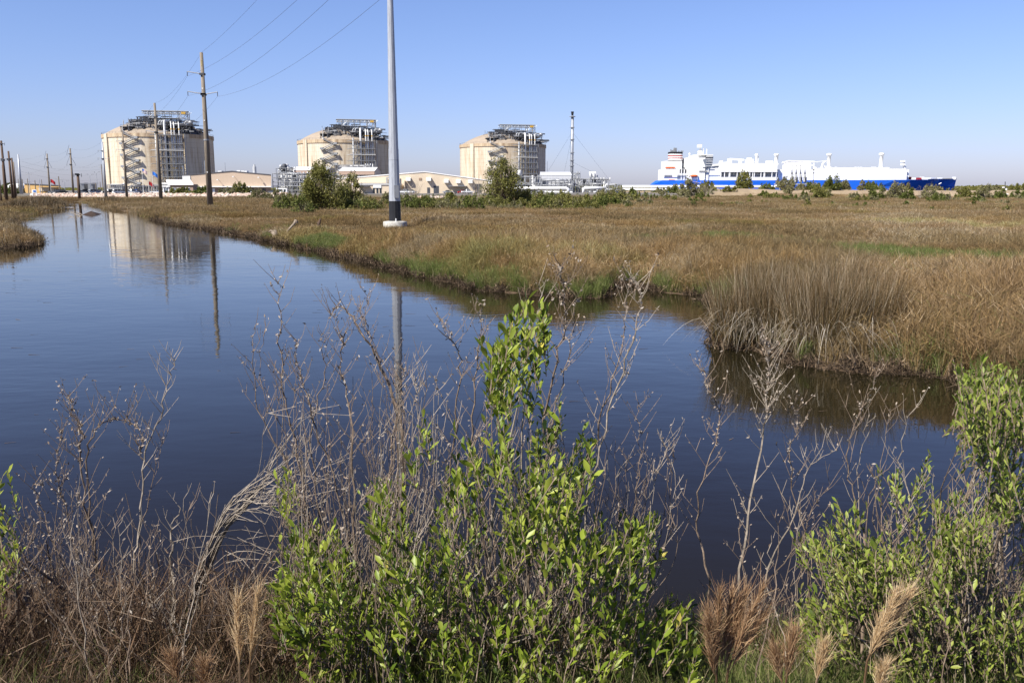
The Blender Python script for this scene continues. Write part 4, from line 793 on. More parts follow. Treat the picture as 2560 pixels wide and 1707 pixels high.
# ---------------------------------------------------------------- flags, sign, cars
def flag(label, x0, yt, Y, kind):
    q = at(x0, yt, Y); t = thing('flagpole', (q.x, Y, PADZ-.1), label, 'flag'); MB().tube((q.x, Y, PADZ-.1), q, .11, .06, n=6).build('pole', M['white'], t)
    w, h = 2.4, 1.5; nx = 8; ny = 13 if kind == 'us' else 3
    for j in range(ny):
        m = MB(); vs = []; fs_ = []
        for i in range(nx+1):
            u = i/nx
            for k in (0, 1):
                v = (j+k)/ny; vs.append((q.x+.1+u*w*.85, Y+.18*math.sin(u*7), q.z-.2-v*h-u*u*1.3)); 
        fs_ = [(2*i, 2*i+1, 2*i+3, 2*i+2) for i in range(nx)]; m.add(vs, fs_)
        mt = (M['red'] if j % 2 == 0 else M['white']) if kind == 'us' else M[kind]; 
        if kind == 'cont_blue' or kind == 'red': mt = M[kind]
        m.build('stripe' if kind == 'us' else 'cloth', mt, t)
    if kind == 'us':
        for s in (-.02, .02):
            m = MB(); vs = []
            for i in range(4):
                u = i/nx
                for v in (0, 7/13): vs.append((q.x+.1+u*w*.85, Y+.18*math.sin(u*7)+s, q.z-.2-v*h-u*u*1.3))
            m.add(vs, [(2*i, 2*i+1, 2*i+3, 2*i+2) for i in range(3)]); m.build('canton', M['cont_blue'], t)
flag('flagpole with a striped red and white flag with blue canton before the nearest tank', 354.5, 421, 378, 'us')
flag('flagpole with a plain blue flag right of the striped one', 380, 428, 372, 'cont_blue'); flag('short flagpole with a small red flag near the carport', 371, 453, 380, 'red')
flag('small far flag beside the braced pole over the ochre building', 125, 447, 395, 'red')
t = thing('road_sign', at(86, 488, 325), 'small white sign with blue emblem on two legs at the left bank', 'sign'); m = MB(); m.pbox(81, 91, 474.5, 482.5, 325, .25); m.build('board', M['white'], t)
for x0 in (80.5, 90.3): m = MB(); m.pbox(x0, x0+1, 475, 490, 325.05, .2); m.build('leg', M['white'], t)
m = MB(); m.pbox(83, 89, 476, 480.5, 324.9, .05); m.build('emblem', M['cont_blue'], t)
paint = {'white': M['white'], 'silver': pm('silver_car_paint', (.5, .51, .53), None, 1, .3, .4), 'black': pm('black_car_paint', (.02, .02, .025), None, 1, .25), 'grey': pm('grey_car_paint', (.14, .15, .17), None, 1, .3), 'blue': pm('blue_car_paint', (.03, .06, .2), None, 1, .3), 'red': pm('red_car_paint', (.4, .02, .02), None, 1, .3)}
CM = {}
def car_meshes(kind):
    L_ = 5.3 if kind == 'pickup' else 4.6
    if kind == 'pickup': body = [(-2.65, .45), (-2.65, 1.05), (-.5, 1.08), (1.2, 1.08), (2.5, .95), (2.65, .5)]; cab = [(-.6, 1.05), (-.45, 1.75), (.75, 1.78), (1.35, 1.05)]
    elif kind == 'suv': body = [(-2.3, .4), (-2.3, 1.05), (-1.9, 1.1), (1.1, 1.08), (2.2, .95), (2.3, .45)]; cab = [(-2.2, 1.05), (-1.9, 1.72), (.5, 1.75), (1.25, 1.05)]
    else: body = [(-2.3, .35), (-2.3, .9), (-1.3, .98), (1.0, .95), (2.15, .78), (2.3, .4)]; cab = [(-1.5, .95), (-.9, 1.42), (.35, 1.44), (1.1, .93)]
    def ext(pr, hw, m, inset=0):
        n = len(pr); m.add([(x, -hw, z) for x, z in pr]+[(x, hw, z) for x, z in pr], [tuple(range(n)), tuple(reversed(range(n, 2*n)))]+[(i, i+n, (i+1) % n+n, (i+1) % n) for i in range(n)]); return m
    b_ = ext(body, .92, MB()); g = ext([(x*.97, z-.02 if z > 1.3 else z) for x, z in cab], .80, MB()); rf = MB(); top = [p for p in cab if p[1] > 1.3]
    rf.span((top[0][0], -.79, top[0][1]-.06), (top[1][0], .79, top[1][1]+.04))
    for x_ in (top[0][0]-.05, (top[0][0]+top[1][0])/2, top[1][0]): rf.span((x_-.05, -.82, 1.0), (x_+.05, .82, top[0][1]-.05))
    wh_ = MB().tube((0, -.12, 0), (0, .12, 0), .36, n=12); hb = MB().tube((0, -.13, 0), (0, .13, 0), .19, n=8)
    return [('body', b_), ('cabin_glass', g), ('cab_roof', rf), ('wheel', wh_), ('hub', hb)]
def car(name, label, x0, Y, colr_, kind, rz, z=None):
    q = at(x0, 480, Y); t = thing(name, (q.x, Y, PADZ if z is None else z), label, 'pickup truck' if kind == 'pickup' else 'car'); OFF[t.name] = (0, 0, 0); t.rotation_euler = (0, 0, rz)
    key = kind
    if key not in CM: CM[key] = car_meshes(kind)
    for nm_, mb in CM[key][:3]:
        mb.build(nm_, M['glass'] if nm_ == 'cabin_glass' else paint[colr_], t)
    wx = 1.65 if kind == 'pickup' else 1.4
    for sx_ in (-wx, wx):
        for sy_ in (-.82, .82):
            w_ = CM[key][3][1].build('wheel', M['rubber'], t); w_.location = (sx_, sy_, .36); h_ = CM[key][4][1].build('hub', M['steel_lt'], w_)
cars = [('parked_car', 'dark pickup truck parked leftmost in the lot beside the sign', 140, 345, 'grey', 'pickup', .15), ('parked_car', 'black car seen from behind right of the dark pickup', 155, 342, 'black', 'suv', 1.3), ('parked_car', 'black sedan half hidden by the short dark pole', 203, 350, 'grey', 'sedan', .1),
        ('parked_car', 'dark pickup between the short dark pole and lamps', 213, 352, 'black', 'pickup', 2.2), ('parked_car', 'white sedan right of the short dark pole', 228, 356, 'white', 'sedan', .2), ('parked_car', 'silver car nose to the stones under the twin lamps', 236, 352, 'silver', 'suv', .9), ('parked_car', 'dark blue car left of the grey steel pole', 247, 356, 'blue', 'suv', 1.2), ('parked_car', 'white pickup right behind the grey steel pole', 268, 358, 'white', 'pickup', 1.4),
        ('parked_car', 'black pickup just right of the grey steel pole', 275, 352, 'black', 'pickup', .5), ('parked_car', 'silver sedan left of the thinner brown pole', 288, 356, 'silver', 'sedan', .5), ('parked_car', 'white suv close left of the thinner brown pole', 297, 352, 'white', 'suv', .7), ('parked_car', 'dark sedan directly behind the thinner brown pole', 305, 356, 'grey', 'sedan', 1.0), ('parked_car', 'white sedan right of the thinner brown pole', 322, 354, 'white', 'sedan', .4), ('parked_car', 'white pickup before the carport posts', 330, 360, 'white', 'pickup', .9),
        ('parked_car', 'blue black van left of the striped flag pole', 344, 372, 'blue', 'suv', 1.5), ('parked_car', 'white car under the carport right of the blue flag', 390, 366, 'white', 'sedan', .2), ('parked_car', 'white suv in front of the tan hall left of the nearest pole', 505, 398, 'white', 'suv', .1), ('parked_car', 'white suv in front of the tan hall right of the nearest pole', 562, 398, 'white', 'suv', 3.05), ('parked_car', 'white car in front of the tan hall partly behind a shrub', 578, 400, 'white', 'sedan', .1),
        ('parked_car', 'dark car near the white bus', 683, 402, 'grey', 'sedan', .2), ('parked_car', 'white pickup right of the steel pole before the warehouse', 1008, 372, 'white', 'pickup', .1), ('parked_car', 'row end white van before the warehouse fin wall', 1020, 376, 'white', 'suv', .05), ('parked_car', 'second white van before the warehouse fin wall', 1030, 378, 'silver', 'suv', .1), ('parked_car', 'silver car under the lean-to roof', 1120, 385, 'silver', 'sedan', .2),
        ('parked_car', 'red car under the lean-to roof', 1157, 385, 'red', 'sedan', .2), ('parked_car', 'white pickup right of the red car', 1169, 383, 'white', 'pickup', .3), ('parked_car', 'white car low in the bushes left of the flare stack foot', 1497, 420, 'white', 'sedan', .4)]
for c_ in cars: car(*c_)
t = thing('white_bus', at(703, 480, 395), 'white bus with dark windows parked right of the tan hall', 'bus'); m = MB(); m.pbox(690.5, 717, 470.5, 482.5, 395, 2.6); m.build('body', M['white'], t)
for x0, x1 in ((694, 706), (709, 714)): fpan(t, 'window', x0, x1, 473.5, 478.5, 395, M['glass'], .08)
for x0 in (696, 711): q = at(x0, 483, 394.9); MB().tube((q.x, 394.8, PADZ+.5), (q.x, 395.2, PADZ+.5), .5, n=12).build('wheel', M['rubber'], t)
# lot fence posts near the ditch end, driftwood, sunken sheet
# ---------------------------------------------------------------- gas carrier ship at its berth
YS = 830; sh = thing('gas_carrier_ship', (at(2010, 470, YS).x, YS+22, 0), 'huge blue hulled white gas carrier ship moored behind the levee', 'ship')
def S(x0, x1, yt, yb, name, m, dy=2, dep=38, bev=0):
    mb = MB(); mb.pbox(x0, x1, yt, yb, YS+dy, dep); return mb.build(name, M[m] if isinstance(m, str) else m, sh)
HB = 23
st = [(1631, 462.5, .35), (1641, 458, .6), (1656, 451, .85), (1700, 451, 1), (1900, 451, 1), (2100, 450.6, 1), (2200, 450.2, 1), (2240, 450, .98), (2280, 449.6, .92), (2320, 449.2, .76), (2350, 448.9, .55), (2375, 448.6, .27), (2391, 448.4, .02)]
WL = {2200: .98, 2240: .78, 2280: .50, 2320: .24, 2350: .09, 2375: .02, 2391: .01}
m = MB(); n = len(st); zl = -1
for i, (px, py, k) in enumerate(st):
    p = at(px, py, YS+HB-HB*k); bk = WL.get(px, k); xb = p.x if px < 2200 else p.x-(px-2200)/191*2.2
    if px < 1700: xb = p.x+4
    for sgn in (-1, 1):
        m.v += [(xb, YS+HB+sgn*HB*bk, zl), ((p.x+xb)/2, YS+HB+sgn*HB*(bk*.4+k*.6), (p.z+zl)*.55), (p.x, YS+HB+sgn*HB*k, p.z)]
for i in range(n-1):
    a, b_ = i*6, (i+1)*6
    for k in (0, 1): m.f.append((a+k, b_+k, b_+k+1, a+k+1)); m.f.append((a+3+k+1, b_+3+k+1, b_+3+k, a+3+k))
    m.f.append((a+2, b_+2, b_+5, a+5))
m.f += [(0, 1, 4, 3), (1, 2, 5, 4)]
m.build('hull', M['blue_hull'], sh, False)
def bulw():
    mb = MB(); P_ = [(2320, .76, 449.1, 447.6), (2350, .55, 449, 447.2), (2375, .27, 448.7, 446.9), (2391, .02, 448.5, 446.8)]
    for px, k, y0, y1 in P_:
        a, b_ = at(px, y0, YS+HB-HB*k), at(px+.6, y1, YS+HB-HB*k)
        for sgn in (-1, 1): mb.v += [(a.x, YS+HB+sgn*HB*k, a.z), (b_.x, YS+HB+sgn*(HB*k+.5), b_.z)]
    for i in range(3):
        o = i*4; mb.f += [(o, o+4, o+5, o+1), (o+2, o+3, o+7, o+6)]
    mb.build('bulwark', M['steel'], sh)
bulw()
S(1658, 1716, 423, 451, 'deckhouse', 'ship_white', 6, 30); S(1663, 1705, 402.5, 423.2, 'engine_casing', 'ship_white', 8, 24); S(1661, 1680, 437.5, 442.5, 'recess_shade', 'steel', 5.7, 1)  # grey and dark panels on the house side stand in for recess shade
S(1693, 1716, 436.5, 448.5, 'recess_shade', 'steel', 5.7, 1); S(1699, 1716, 423.5, 433, 'recess_shade', 'steel_dk', 5.7, 1)
for x0 in (1702, 1709): S(x0, x0+3, 424, 451, 'deck_pillar', 'ship_white', 5.2, .4)
S(1656, 1801, 436.2, 437.3, 'deck_rail', 'ship_white', 4, .5)
for i, (y0, y1, mm) in enumerate(((380, 385, 'black'), (385, 388, 'ship_white'), (388, 391, 'red'), (391, 394.3, 'ship_white'), (394.3, 397.2, 'red'), (397.2, 400.3, 'ship_white'), (400.3, 408.5, 'black'))):
    mb = MB(); a, b_ = at(1673.3, y1, YS+16), at(1709, y0, YS+16); cx = (a.x+b_.x)/2; hw = (b_.x-a.x)/2; zz = (a.z, b_.z-.001)
    vs = []
    for z_ in zz:
        for k in range(20):
            an = 2*math.pi*k/20; ca, sa = math.cos(an), math.sin(an); vs.append((cx+hw*abs(ca)**.6*math.copysign(1, ca), YS+22+6*abs(sa)**.6*math.copysign(1, sa), z_))
    mb.add(vs, [(k, (k+1) % 20, (k+1) % 20+20, k+20) for k in range(20)]+[tuple(range(20, 40))]); mb.build('funnel_band', M[mm], sh)
mb = MB()
for x0, yt in ((1677, 374), (1680, 376), (1683, 375), (1686, 370), (1690, 370.5), (1697, 377), (1703, 376.5), (1707, 377)): a, b_ = at(x0, 381, YS+20), at(x0, yt, YS+20); mb.tube(a, b_, .55 if yt > 372 else .9, n=6)
mb.build('exhaust_pipe', M['steel'], sh)
# house and bridge
S(1717, 1764, 394.5, 451, 'accommodation_block', 'ship_white', 3, 36); S(1735, 1771, 387.5, 395, 'wheelhouse', 'ship_white', 8, 26)
S(1764, 1772, 419, 451, 'accommodation_block', 'ship_white', 4, 34); S(1757, 1767, 417.5, 419.5, 'recess_shade', 'steel', 2.6, .5); S(1748, 1769, 427, 431, 'recess_shade', 'steel', 2.7, .5)  # thin grey panels again give recess shade by colour
mb = MB(); a = [at(1764, 397, YS+3), at(1783.5, 392, YS+6), at(1781, 412, YS+6), at(1776, 422, YS+5), at(1766, 422, YS+3), at(1757, 400, YS+2.7)]
bk = [p+Vector((0, 30, 0)) for p in a]; k = len(a); mb.add(a+bk, [tuple(reversed(range(k))), tuple(range(k, 2*k))]+[(i, (i+1) % k, (i+1) % k+k, i+k) for i in range(k)]); mb.build('bridge_front', M['grey_glass'], sh)
S(1766, 1782, 388, 393, 'bridge_wing', 'steel_lt', 4, 32); S(1745, 1783, 386.6, 388.2, 'bridge_roof', 'ship_white', 4, 34)
for y0 in (397.5, 403, 409, 415): S(1765, 1782.5, y0, y0+1.0, 'bridge_front_sill', 'ship_white', 2.6, .6)
mb = MB(); r0 = at(1744, 393, YS+18)
for p, q in (((1744, 388), (1750, 372)), ((1756, 388), (1751, 372)), ((1744, 380), (1756, 376)), ((1751, 388), (1751, 364)), ((1758, 388), (1759, 371)), ((1766.5, 388), (1767, 373)), ((1745, 384), (1757, 384))): mb.tube(at(*p, YS+18), at(*q, YS+18), .45, n=5)
mb.build('radar_mast', M['ship_white'], sh); S(1744, 1755, 362, 369, 'mast_head', 'ship_white', 16, 3); S(1743, 1757, 361, 362, 'radar_bar', 'steel_lt', 16, .6)
for x0, y0, r_ in ((1724, 385.5, 1.1), (1731, 391, .6)):
    q = at(x0, y0, YS+10); mb = MB(); mb.lathe(q, [(.01, r_), (r_*.8, r_*.6), (r_, 0), (r_*.6, -r_*.8), (.3, -r_), (.3, -4)], 10); mb.build('satellite_dome', M['ship_white'], sh, True)
mb = MB(); q = at(1735, 440, YS+1.5); mb.lathe((0, 0, 0), [(.01, -3.6), (.8, -3.2), (1.25, -1.5), (1.3, 1.2), (.9, 3), (.01, 3.6)], 10); mb.v = [(q.x+z, q.y+x, q.z+y*.85) for x, y, z in mb.v]; mb.build('lifeboat', M['orange'], sh, True)
for x0 in (1728, 1743): S(x0, x0+1, 436, 449, 'davit', 'ship_white', 1.2, 1)
S(1664, 1688, 417.5, 420.5, 'rescue_boat', 'orange', 6.5, 1.5); S(1672, 1687, 449.3, 450.2, 'stern_gear', 'orange', 5, 1)
# trunk deck
S(1772, 1802, 420, 451, 'trunk_deck', 'ship_white', 5, 30); S(1801.5, 1944, 408.5, 429.5, 'trunk_cover', 'ship_white', 2.2, 38); S(1802, 1944, 430, 451, 'trunk_base', 'ship_white', 9, 26)
S(1801, 1945, 443, 451, 'side_coaming', 'ship_white', 2.6, 2)
S(1803, 1943, 429.5, 443, 'shaded_gallery', 'steel', 8.2, .6)
for x0 in (1801.5, 1810.5, 1822, 1824, 1842, 1850.5, 1854, 1873.5, 1881, 1885, 1901.5, 1909, 1911, 1929, 1940): S(x0, x0+2.2, 429.3, 443.2, 'gallery_pillar', 'ship_white', 2.4, 1)
S(1801, 1944, 429.2, 430.2, 'gallery_beam', 'ship_white', 2.0, 1.2)
for x0, x1, yt, yb in ((1802, 1807, 402, 409), (1823, 1830, 397, 409), (1852, 1855, 400, 409), (1868, 1876, 399, 409), (1877, 1884, 398, 409), (1872, 1879, 394.5, 400), (1920, 1933, 402, 409), (1809, 1818, 405.5, 409)): S(x0, x1, yt, yb, 'deck_machinery', 'ship_white', 12, 8)
mb = MB(); mb.tube(at(1824, 398, YS+14), at(1860, 400.5, YS+14), .8, n=6); mb.build('crane_jib', M['ship_white'], sh)
def mast(x, yt, yb, cap, w=.75, double=False):
    mb = MB(); p, q = at(x, yb, YS+16), at(x, yt, YS+16); r_ = w*1.25
    mb.lathe((p.x, p.y, 0), [(r_*1.7, p.z), (r_*1.4, p.z+1), (r_, p.z+1.6), (r_, q.z-2.2), (r_*1.4, q.z-1.9), (r_*1.5, q.z-.7), (r_*1.0, q.z), (.01, q.z+.1)], 12)
    if double: mb.tube(p+Vector((2, 0, 0)), q+Vector((2, 0, -2)), .3, n=5)
    mb.build('vent_mast', M['ship_white'], sh, True)
mast(1890.5, 385, 409, 1, .9, True); mast(1940, 384.5, 412, 1, 1.35); mast(2071, 384, 421, 1, 1.35); mast(2201.5, 383, 424, 1, 1.35)
S(1944, 2036, 424, 451, 'trunk_deck', 'ship_white', 8, 28); S(2036, 2268, 424.5, 450.6, 'trunk_deck', 'ship_white', 2.5, 36); S(2077, 2224, 419.5, 421.0, 'deck_pipe', 'ship_white', 10, 3); S(2077, 2268, 421.8, 424.8, 'deck_gear_strip', 'steel_lt', 7, 8)
for i in range(26): x0 = 2040+i*7.1; S(x0, x0+R.uniform(1.5, 4), R.uniform(417.5, 421), 425, 'deck_machinery', 'ship_white', 9, 4)
mb = MB()
for x0 in (1958, 1975, 1990, 2005, 2020, 2035): mb.tube(at(x0, 450, YS+10), at(x0, 404, YS+10), .5, n=5)
mb.tube(at(1955, 409, YS+10), at(1972, 403.5, YS+10), .9, n=5); mb.tube(at(1972, 403.5, YS+10), at(2037, 405.5, YS+10), .8, n=5); mb.tube(at(1958, 414, YS+10), at(2035, 414, YS+10), .5, n=5); mb.tube(at(2036, 406, YS+10), at(2066, 402, YS+12), .25, n=4)
mb.build('manifold_frame', M['ship_white'], sh); S(1963, 2028, 405.5, 424, 'manifold_platform', 'ship_white', 16, 8); S(2036, 2040, 418, 425, 'deck_machinery', 'ship_white', 9, 4)
mb = MB(); mb.tube(at(2053, 423, YS+14), at(2057, 408, YS+14), 1.2, .7, n=6); mb.tube(at(2057, 409, YS+14), at(2066, 402, YS+14), .5, n=5); mb.tube(at(2057, 412, YS+14), at(2064, 418, YS+14), .6, n=5); mb.build('deck_crane', M['ship_white'], sh)
mb = MB(); p = at(2260, 449, YS+20)
mb.tube(at(2261, 450, YS+20), at(2261, 416, YS+20), 4.2, 1.4, n=8); mb.tube(at(2260, 418, YS+20), at(2259.5, 402, YS+20), 1.1, .9, n=8); mb.build('fore_mast', M['ship_white'], sh); 
for y0 in (401.5, 409.5): S(2255.5, 2263.5, y0, y0+4, 'mast_head', 'ship_white', 17, 4)
S(2268, 2273, 424, 449.5, 'mast_housing', 'ship_white', 10, 20)
for x0, x1, mm in ((2275, 2279, 'red'), (2284, 2290, 'ship_white'), (2296, 2304, 'red'), (2306, 2311, 'ship_white'), (2318, 2328, 'ship_white'), (2329, 2340, 'steel_lt'), (2350, 2356, 'ship_white'), (2388, 2390, 'ship_white')): S(x0, x1, 444.4 if x1-x0 > 5 else 442.5, 449.2, 'bow_winch', mm, 16, 6)
mb = MB(); q = at(2355, 459, YS+6); mb.lathe((0, 0, 0), [(.01, -1.4), (.5, -1), (.5, 1), (.01, 1.4)], 6); mb.v = [(q.x+z, YS+HB-13.2+x, q.z+y+z*.5) for x, y, z in mb.v]; mb.build('anchor', M['ship_white'], sh)
MB().tube(at(1721, 451.5, YS-1), at(1776, 463.5, YS-1), .22, n=4).build('mooring_rope', pm('pale_violet_rope', (.5, .4, .62), None, 1, .8), sh)
# jetty loading arms, four alike
for i, x0 in enumerate((1980, 1990.5, 2001.5, 2012.5)):
    t = thing('loading_arm', at(x0, 455, 790), 'dark jetty loading arm, %s of the row in front of the ship' % ('leftmost', 'second from the left', 'third from the left', 'rightmost')[i], 'loading arm', 'loading arms on the jetty')
    mb = MB(); mb.tube(at(x0, 462, 790), at(x0, 433, 790), .45, .2, n=5); mb.tube(at(x0, 433, 790), at(x0, 409, 790), .35, .12, n=5); mb.build('boom', M['steel_dk'], t)
    mb = MB(); mb.path([at(x0-4.5, 452, 790), at(x0-1, 436, 790), at(x0, 426, 790)], .3, 5); mb.path([at(x0+4, 452, 790), at(x0+1, 436, 790), at(x0, 426, 790)], .3, 5); mb.box(at(x0, 446, 790), (2.6, 2, 1.6)); mb.box(at(x0, 452.5, 790), (2.2, 2, 3.2)); mb.box(at(x0, 434, 790), (1.3, 1.3, 1.0)); mb.build('riser', M['steel_dk'], t)
    mb = MB(); mb.box(at(x0-.8, 440, 789), (1.3, 1.3, 3.2)); mb.box(at(x0-2.2, 449, 789), (1.1, 1.3, 4)); mb.build('pale_riser', M['steel_lt'], t)
for i, (x0, yt, lb) in enumerate(((2034, 423, 'dark jetty lamp mast right of the loading arms'), (1956, 452, 'small dark jetty post left of the loading arms'))):
    t = thing('jetty_mast', at(x0, 460, 788), lb, 'mast'); mb = MB(); mb.tube(at(x0, 464, 788), at(x0, yt, 788), .28, n=5); mb.box(at(x0, yt+1, 788), (1.8, .8, .8)); mb.box(at(x0, yt+10, 788), (1.3, .8, .8)); mb.build('mast', M['steel_dk'], t)
t = thing('jetty', at(1990, 462, 792), 'concrete jetty deck carrying the dark loading arms', 'jetty'); mb = MB(); mb.pbox(1945, 2050, 459, 462, 785, 12); mb.build('deck', M['concrete'], t)
for k in range(9): q = at(1950+k*12, 463, 786); MB().tube((q.x, 787, -3), (q.x, 787, q.z), .5, n=6).build('pile', M['concrete'], t)
t = thing('channel_marker', at(2513, 478, 500), 'dark thin channel marker with small white boards at the far right', 'marker'); MB().tube((at(2513, 480, 500).x, 500, 0), at(2513, 454.5, 500), .25, n=5).build('post', M['steel_dk'], t)
mb = MB(); mb.pbox(2506, 2512, 467, 470.5, 499.5, .3); mb.pbox(2510, 2521, 484, 490, 320, .3); mb.pbox(2514, 2518, 471, 475.5, 499.5, .3); mb.build('board', M['white'], t)
# ---------------------------------------------------------------- shrubs and trees in the middle distance
M['crown'] = leafmat('olive_shrub_leaves', [(.07, .072, .016), (.12, .122, .028), (.18, .175, .045), (.25, .235, .08)], .25, .6, None, .15)
M['crown_dark'] = leafmat('dark_shrub_leaves', [(.045, .055, .013), (.08, .098, .02), (.12, .14, .032), (.17, .185, .05)], .25, .6, None, .15)
M['crown_pale'] = leafmat('pale_shrub_leaves', [(.11, .105, .045), (.17, .165, .065), (.23, .215, .10), (.27, .24, .15)], .3, .6, None, .15)
M['twig'] = pm('grey_twigs', (.34, .29, .23), (.15, .12, .09), 5, .9)
M['bark'] = pm('dark_bark', (.14, .105, .075), (.06, .045, .03), 3, .9, bump=.3)
def quads_cloud(cen, rad, n, s, flat=.7):
    """leaf sprays: n small four-sided faces in an ellipsoid, thinner inside"""
    d = NP.normal(0, 1, (n, 3)); d /= np.linalg.norm(d, axis=1)[:, None]; r = NP.uniform(.15, 1, n)**.45
    c = np.array(cen)+d*r[:, None]*np.array(rad)
    u = NP.normal(0, 1, (n, 3)); u[:, 2] += .5; u /= np.linalg.norm(u, axis=1)[:, None]; v = NP.normal(0, 1, (n, 3)); v -= u*(v*u).sum(1)[:, None]; v /= np.linalg.norm(v, axis=1)[:, None]
    L_ = (s*NP.uniform(.6, 1.5, n))[:, None]; W = L_*.42
    V = np.stack([c-u*L_, c+v*W-u*L_*.1, c+u*L_, c-v*W-u*L_*.1], 1).reshape(-1, 3); return V, np.arange(4*n).reshape(-1, 4)
def shrub(label, cx, yb, w, h, mat='crown', leaf=None, name='shrub', grp=None, dens=1.0, trunk=.25, z=None, Y=None, open_=0.0, cat='shrub', fill=1.0):
    g = gnd(cx, yb, .35 if z is None else z) if Y is None else at(cx, yb, Y); Y = g.y; s_ = Y/F_PX; W = w*s_; H = h*s_; x0 = g.x; z0 = hz(x0, Y)
    root = thing(name, (x0, Y, z0), label, cat, grp); parts = []; k = max(7, int(10*dens+W*1.3)); leaf = leaf or max(.10, Y*.0011); rg = random.Random(int(cx*7+yb)); tm = MB()
    for i in range(k):
        u = rg.uniform(-1, 1); zz = rg.uniform(trunk, .92)*(1-.42*u*u); c = (x0+u*W*.40, Y+rg.uniform(-.35, .35)*W, z0+H*zz); r_ = rg.uniform(.10, .20)*min(W, H*1.3)
        parts.append(quads_cloud(c, (r_*1.1, r_*1.1, r_*rg.uniform(.7, 1.5)), int(62*dens*fill), leaf*.85)); parts.append(quads_cloud((c[0], c[1], c[2]+r_*.7), (r_*.5, r_*.5, r_*1.4), int(22*dens*fill), leaf*.9))
        if H*zz > .5: tm.path([(x0+rg.uniform(-.1, .1)*W*.5, Y, z0-.1), (x0+u*W*.15, Y, z0+H*zz*.45), (c[0], c[1], c[2]+r_*.5)], [.022*H+.02, .016*H+.01, .006*H+.008], 4)
    if trunk < .2: parts.append(quads_cloud((x0, Y, z0+H*.25), (W*.5, W*.4, H*.3), int(260*dens), leaf))
    V, F = join(parts); np_mesh('crown', V, F, M[mat], root); tm.build('branches' if False else 'trunk', M['bark'] if mat != 'crown_pale' else M['twig'], root)
    return root
shrub('large feathery olive tree left of the steel pole, in front of the raised shed', 812, 528, 120, 116, 'crown', name='tree', dens=3.0, trunk=.12, cat='tree', fill=1.5)
shrub('narrow twin topped olive shrub right of the feathery tree', 880, 520, 60, 82, 'crown', name='tree', dens=1.5, trunk=.1, cat='tree', fill=1.3)
shrub('big dark trunked tree in front of the farthest tank', 1250, 515, 100, 118, 'crown', name='tree', dens=2.0, trunk=.3, cat='tree', fill=1.3)
shrub('right half crown of the tree before the farthest tank', 1296, 514, 66, 74, 'crown', name='tree', dens=1.3, trunk=.15, cat='tree', fill=1.2)
shrub('round dark shrub with ship behind it, at the stern', 1858, 492, 42, 40, 'crown', dens=1.4, trunk=.08)
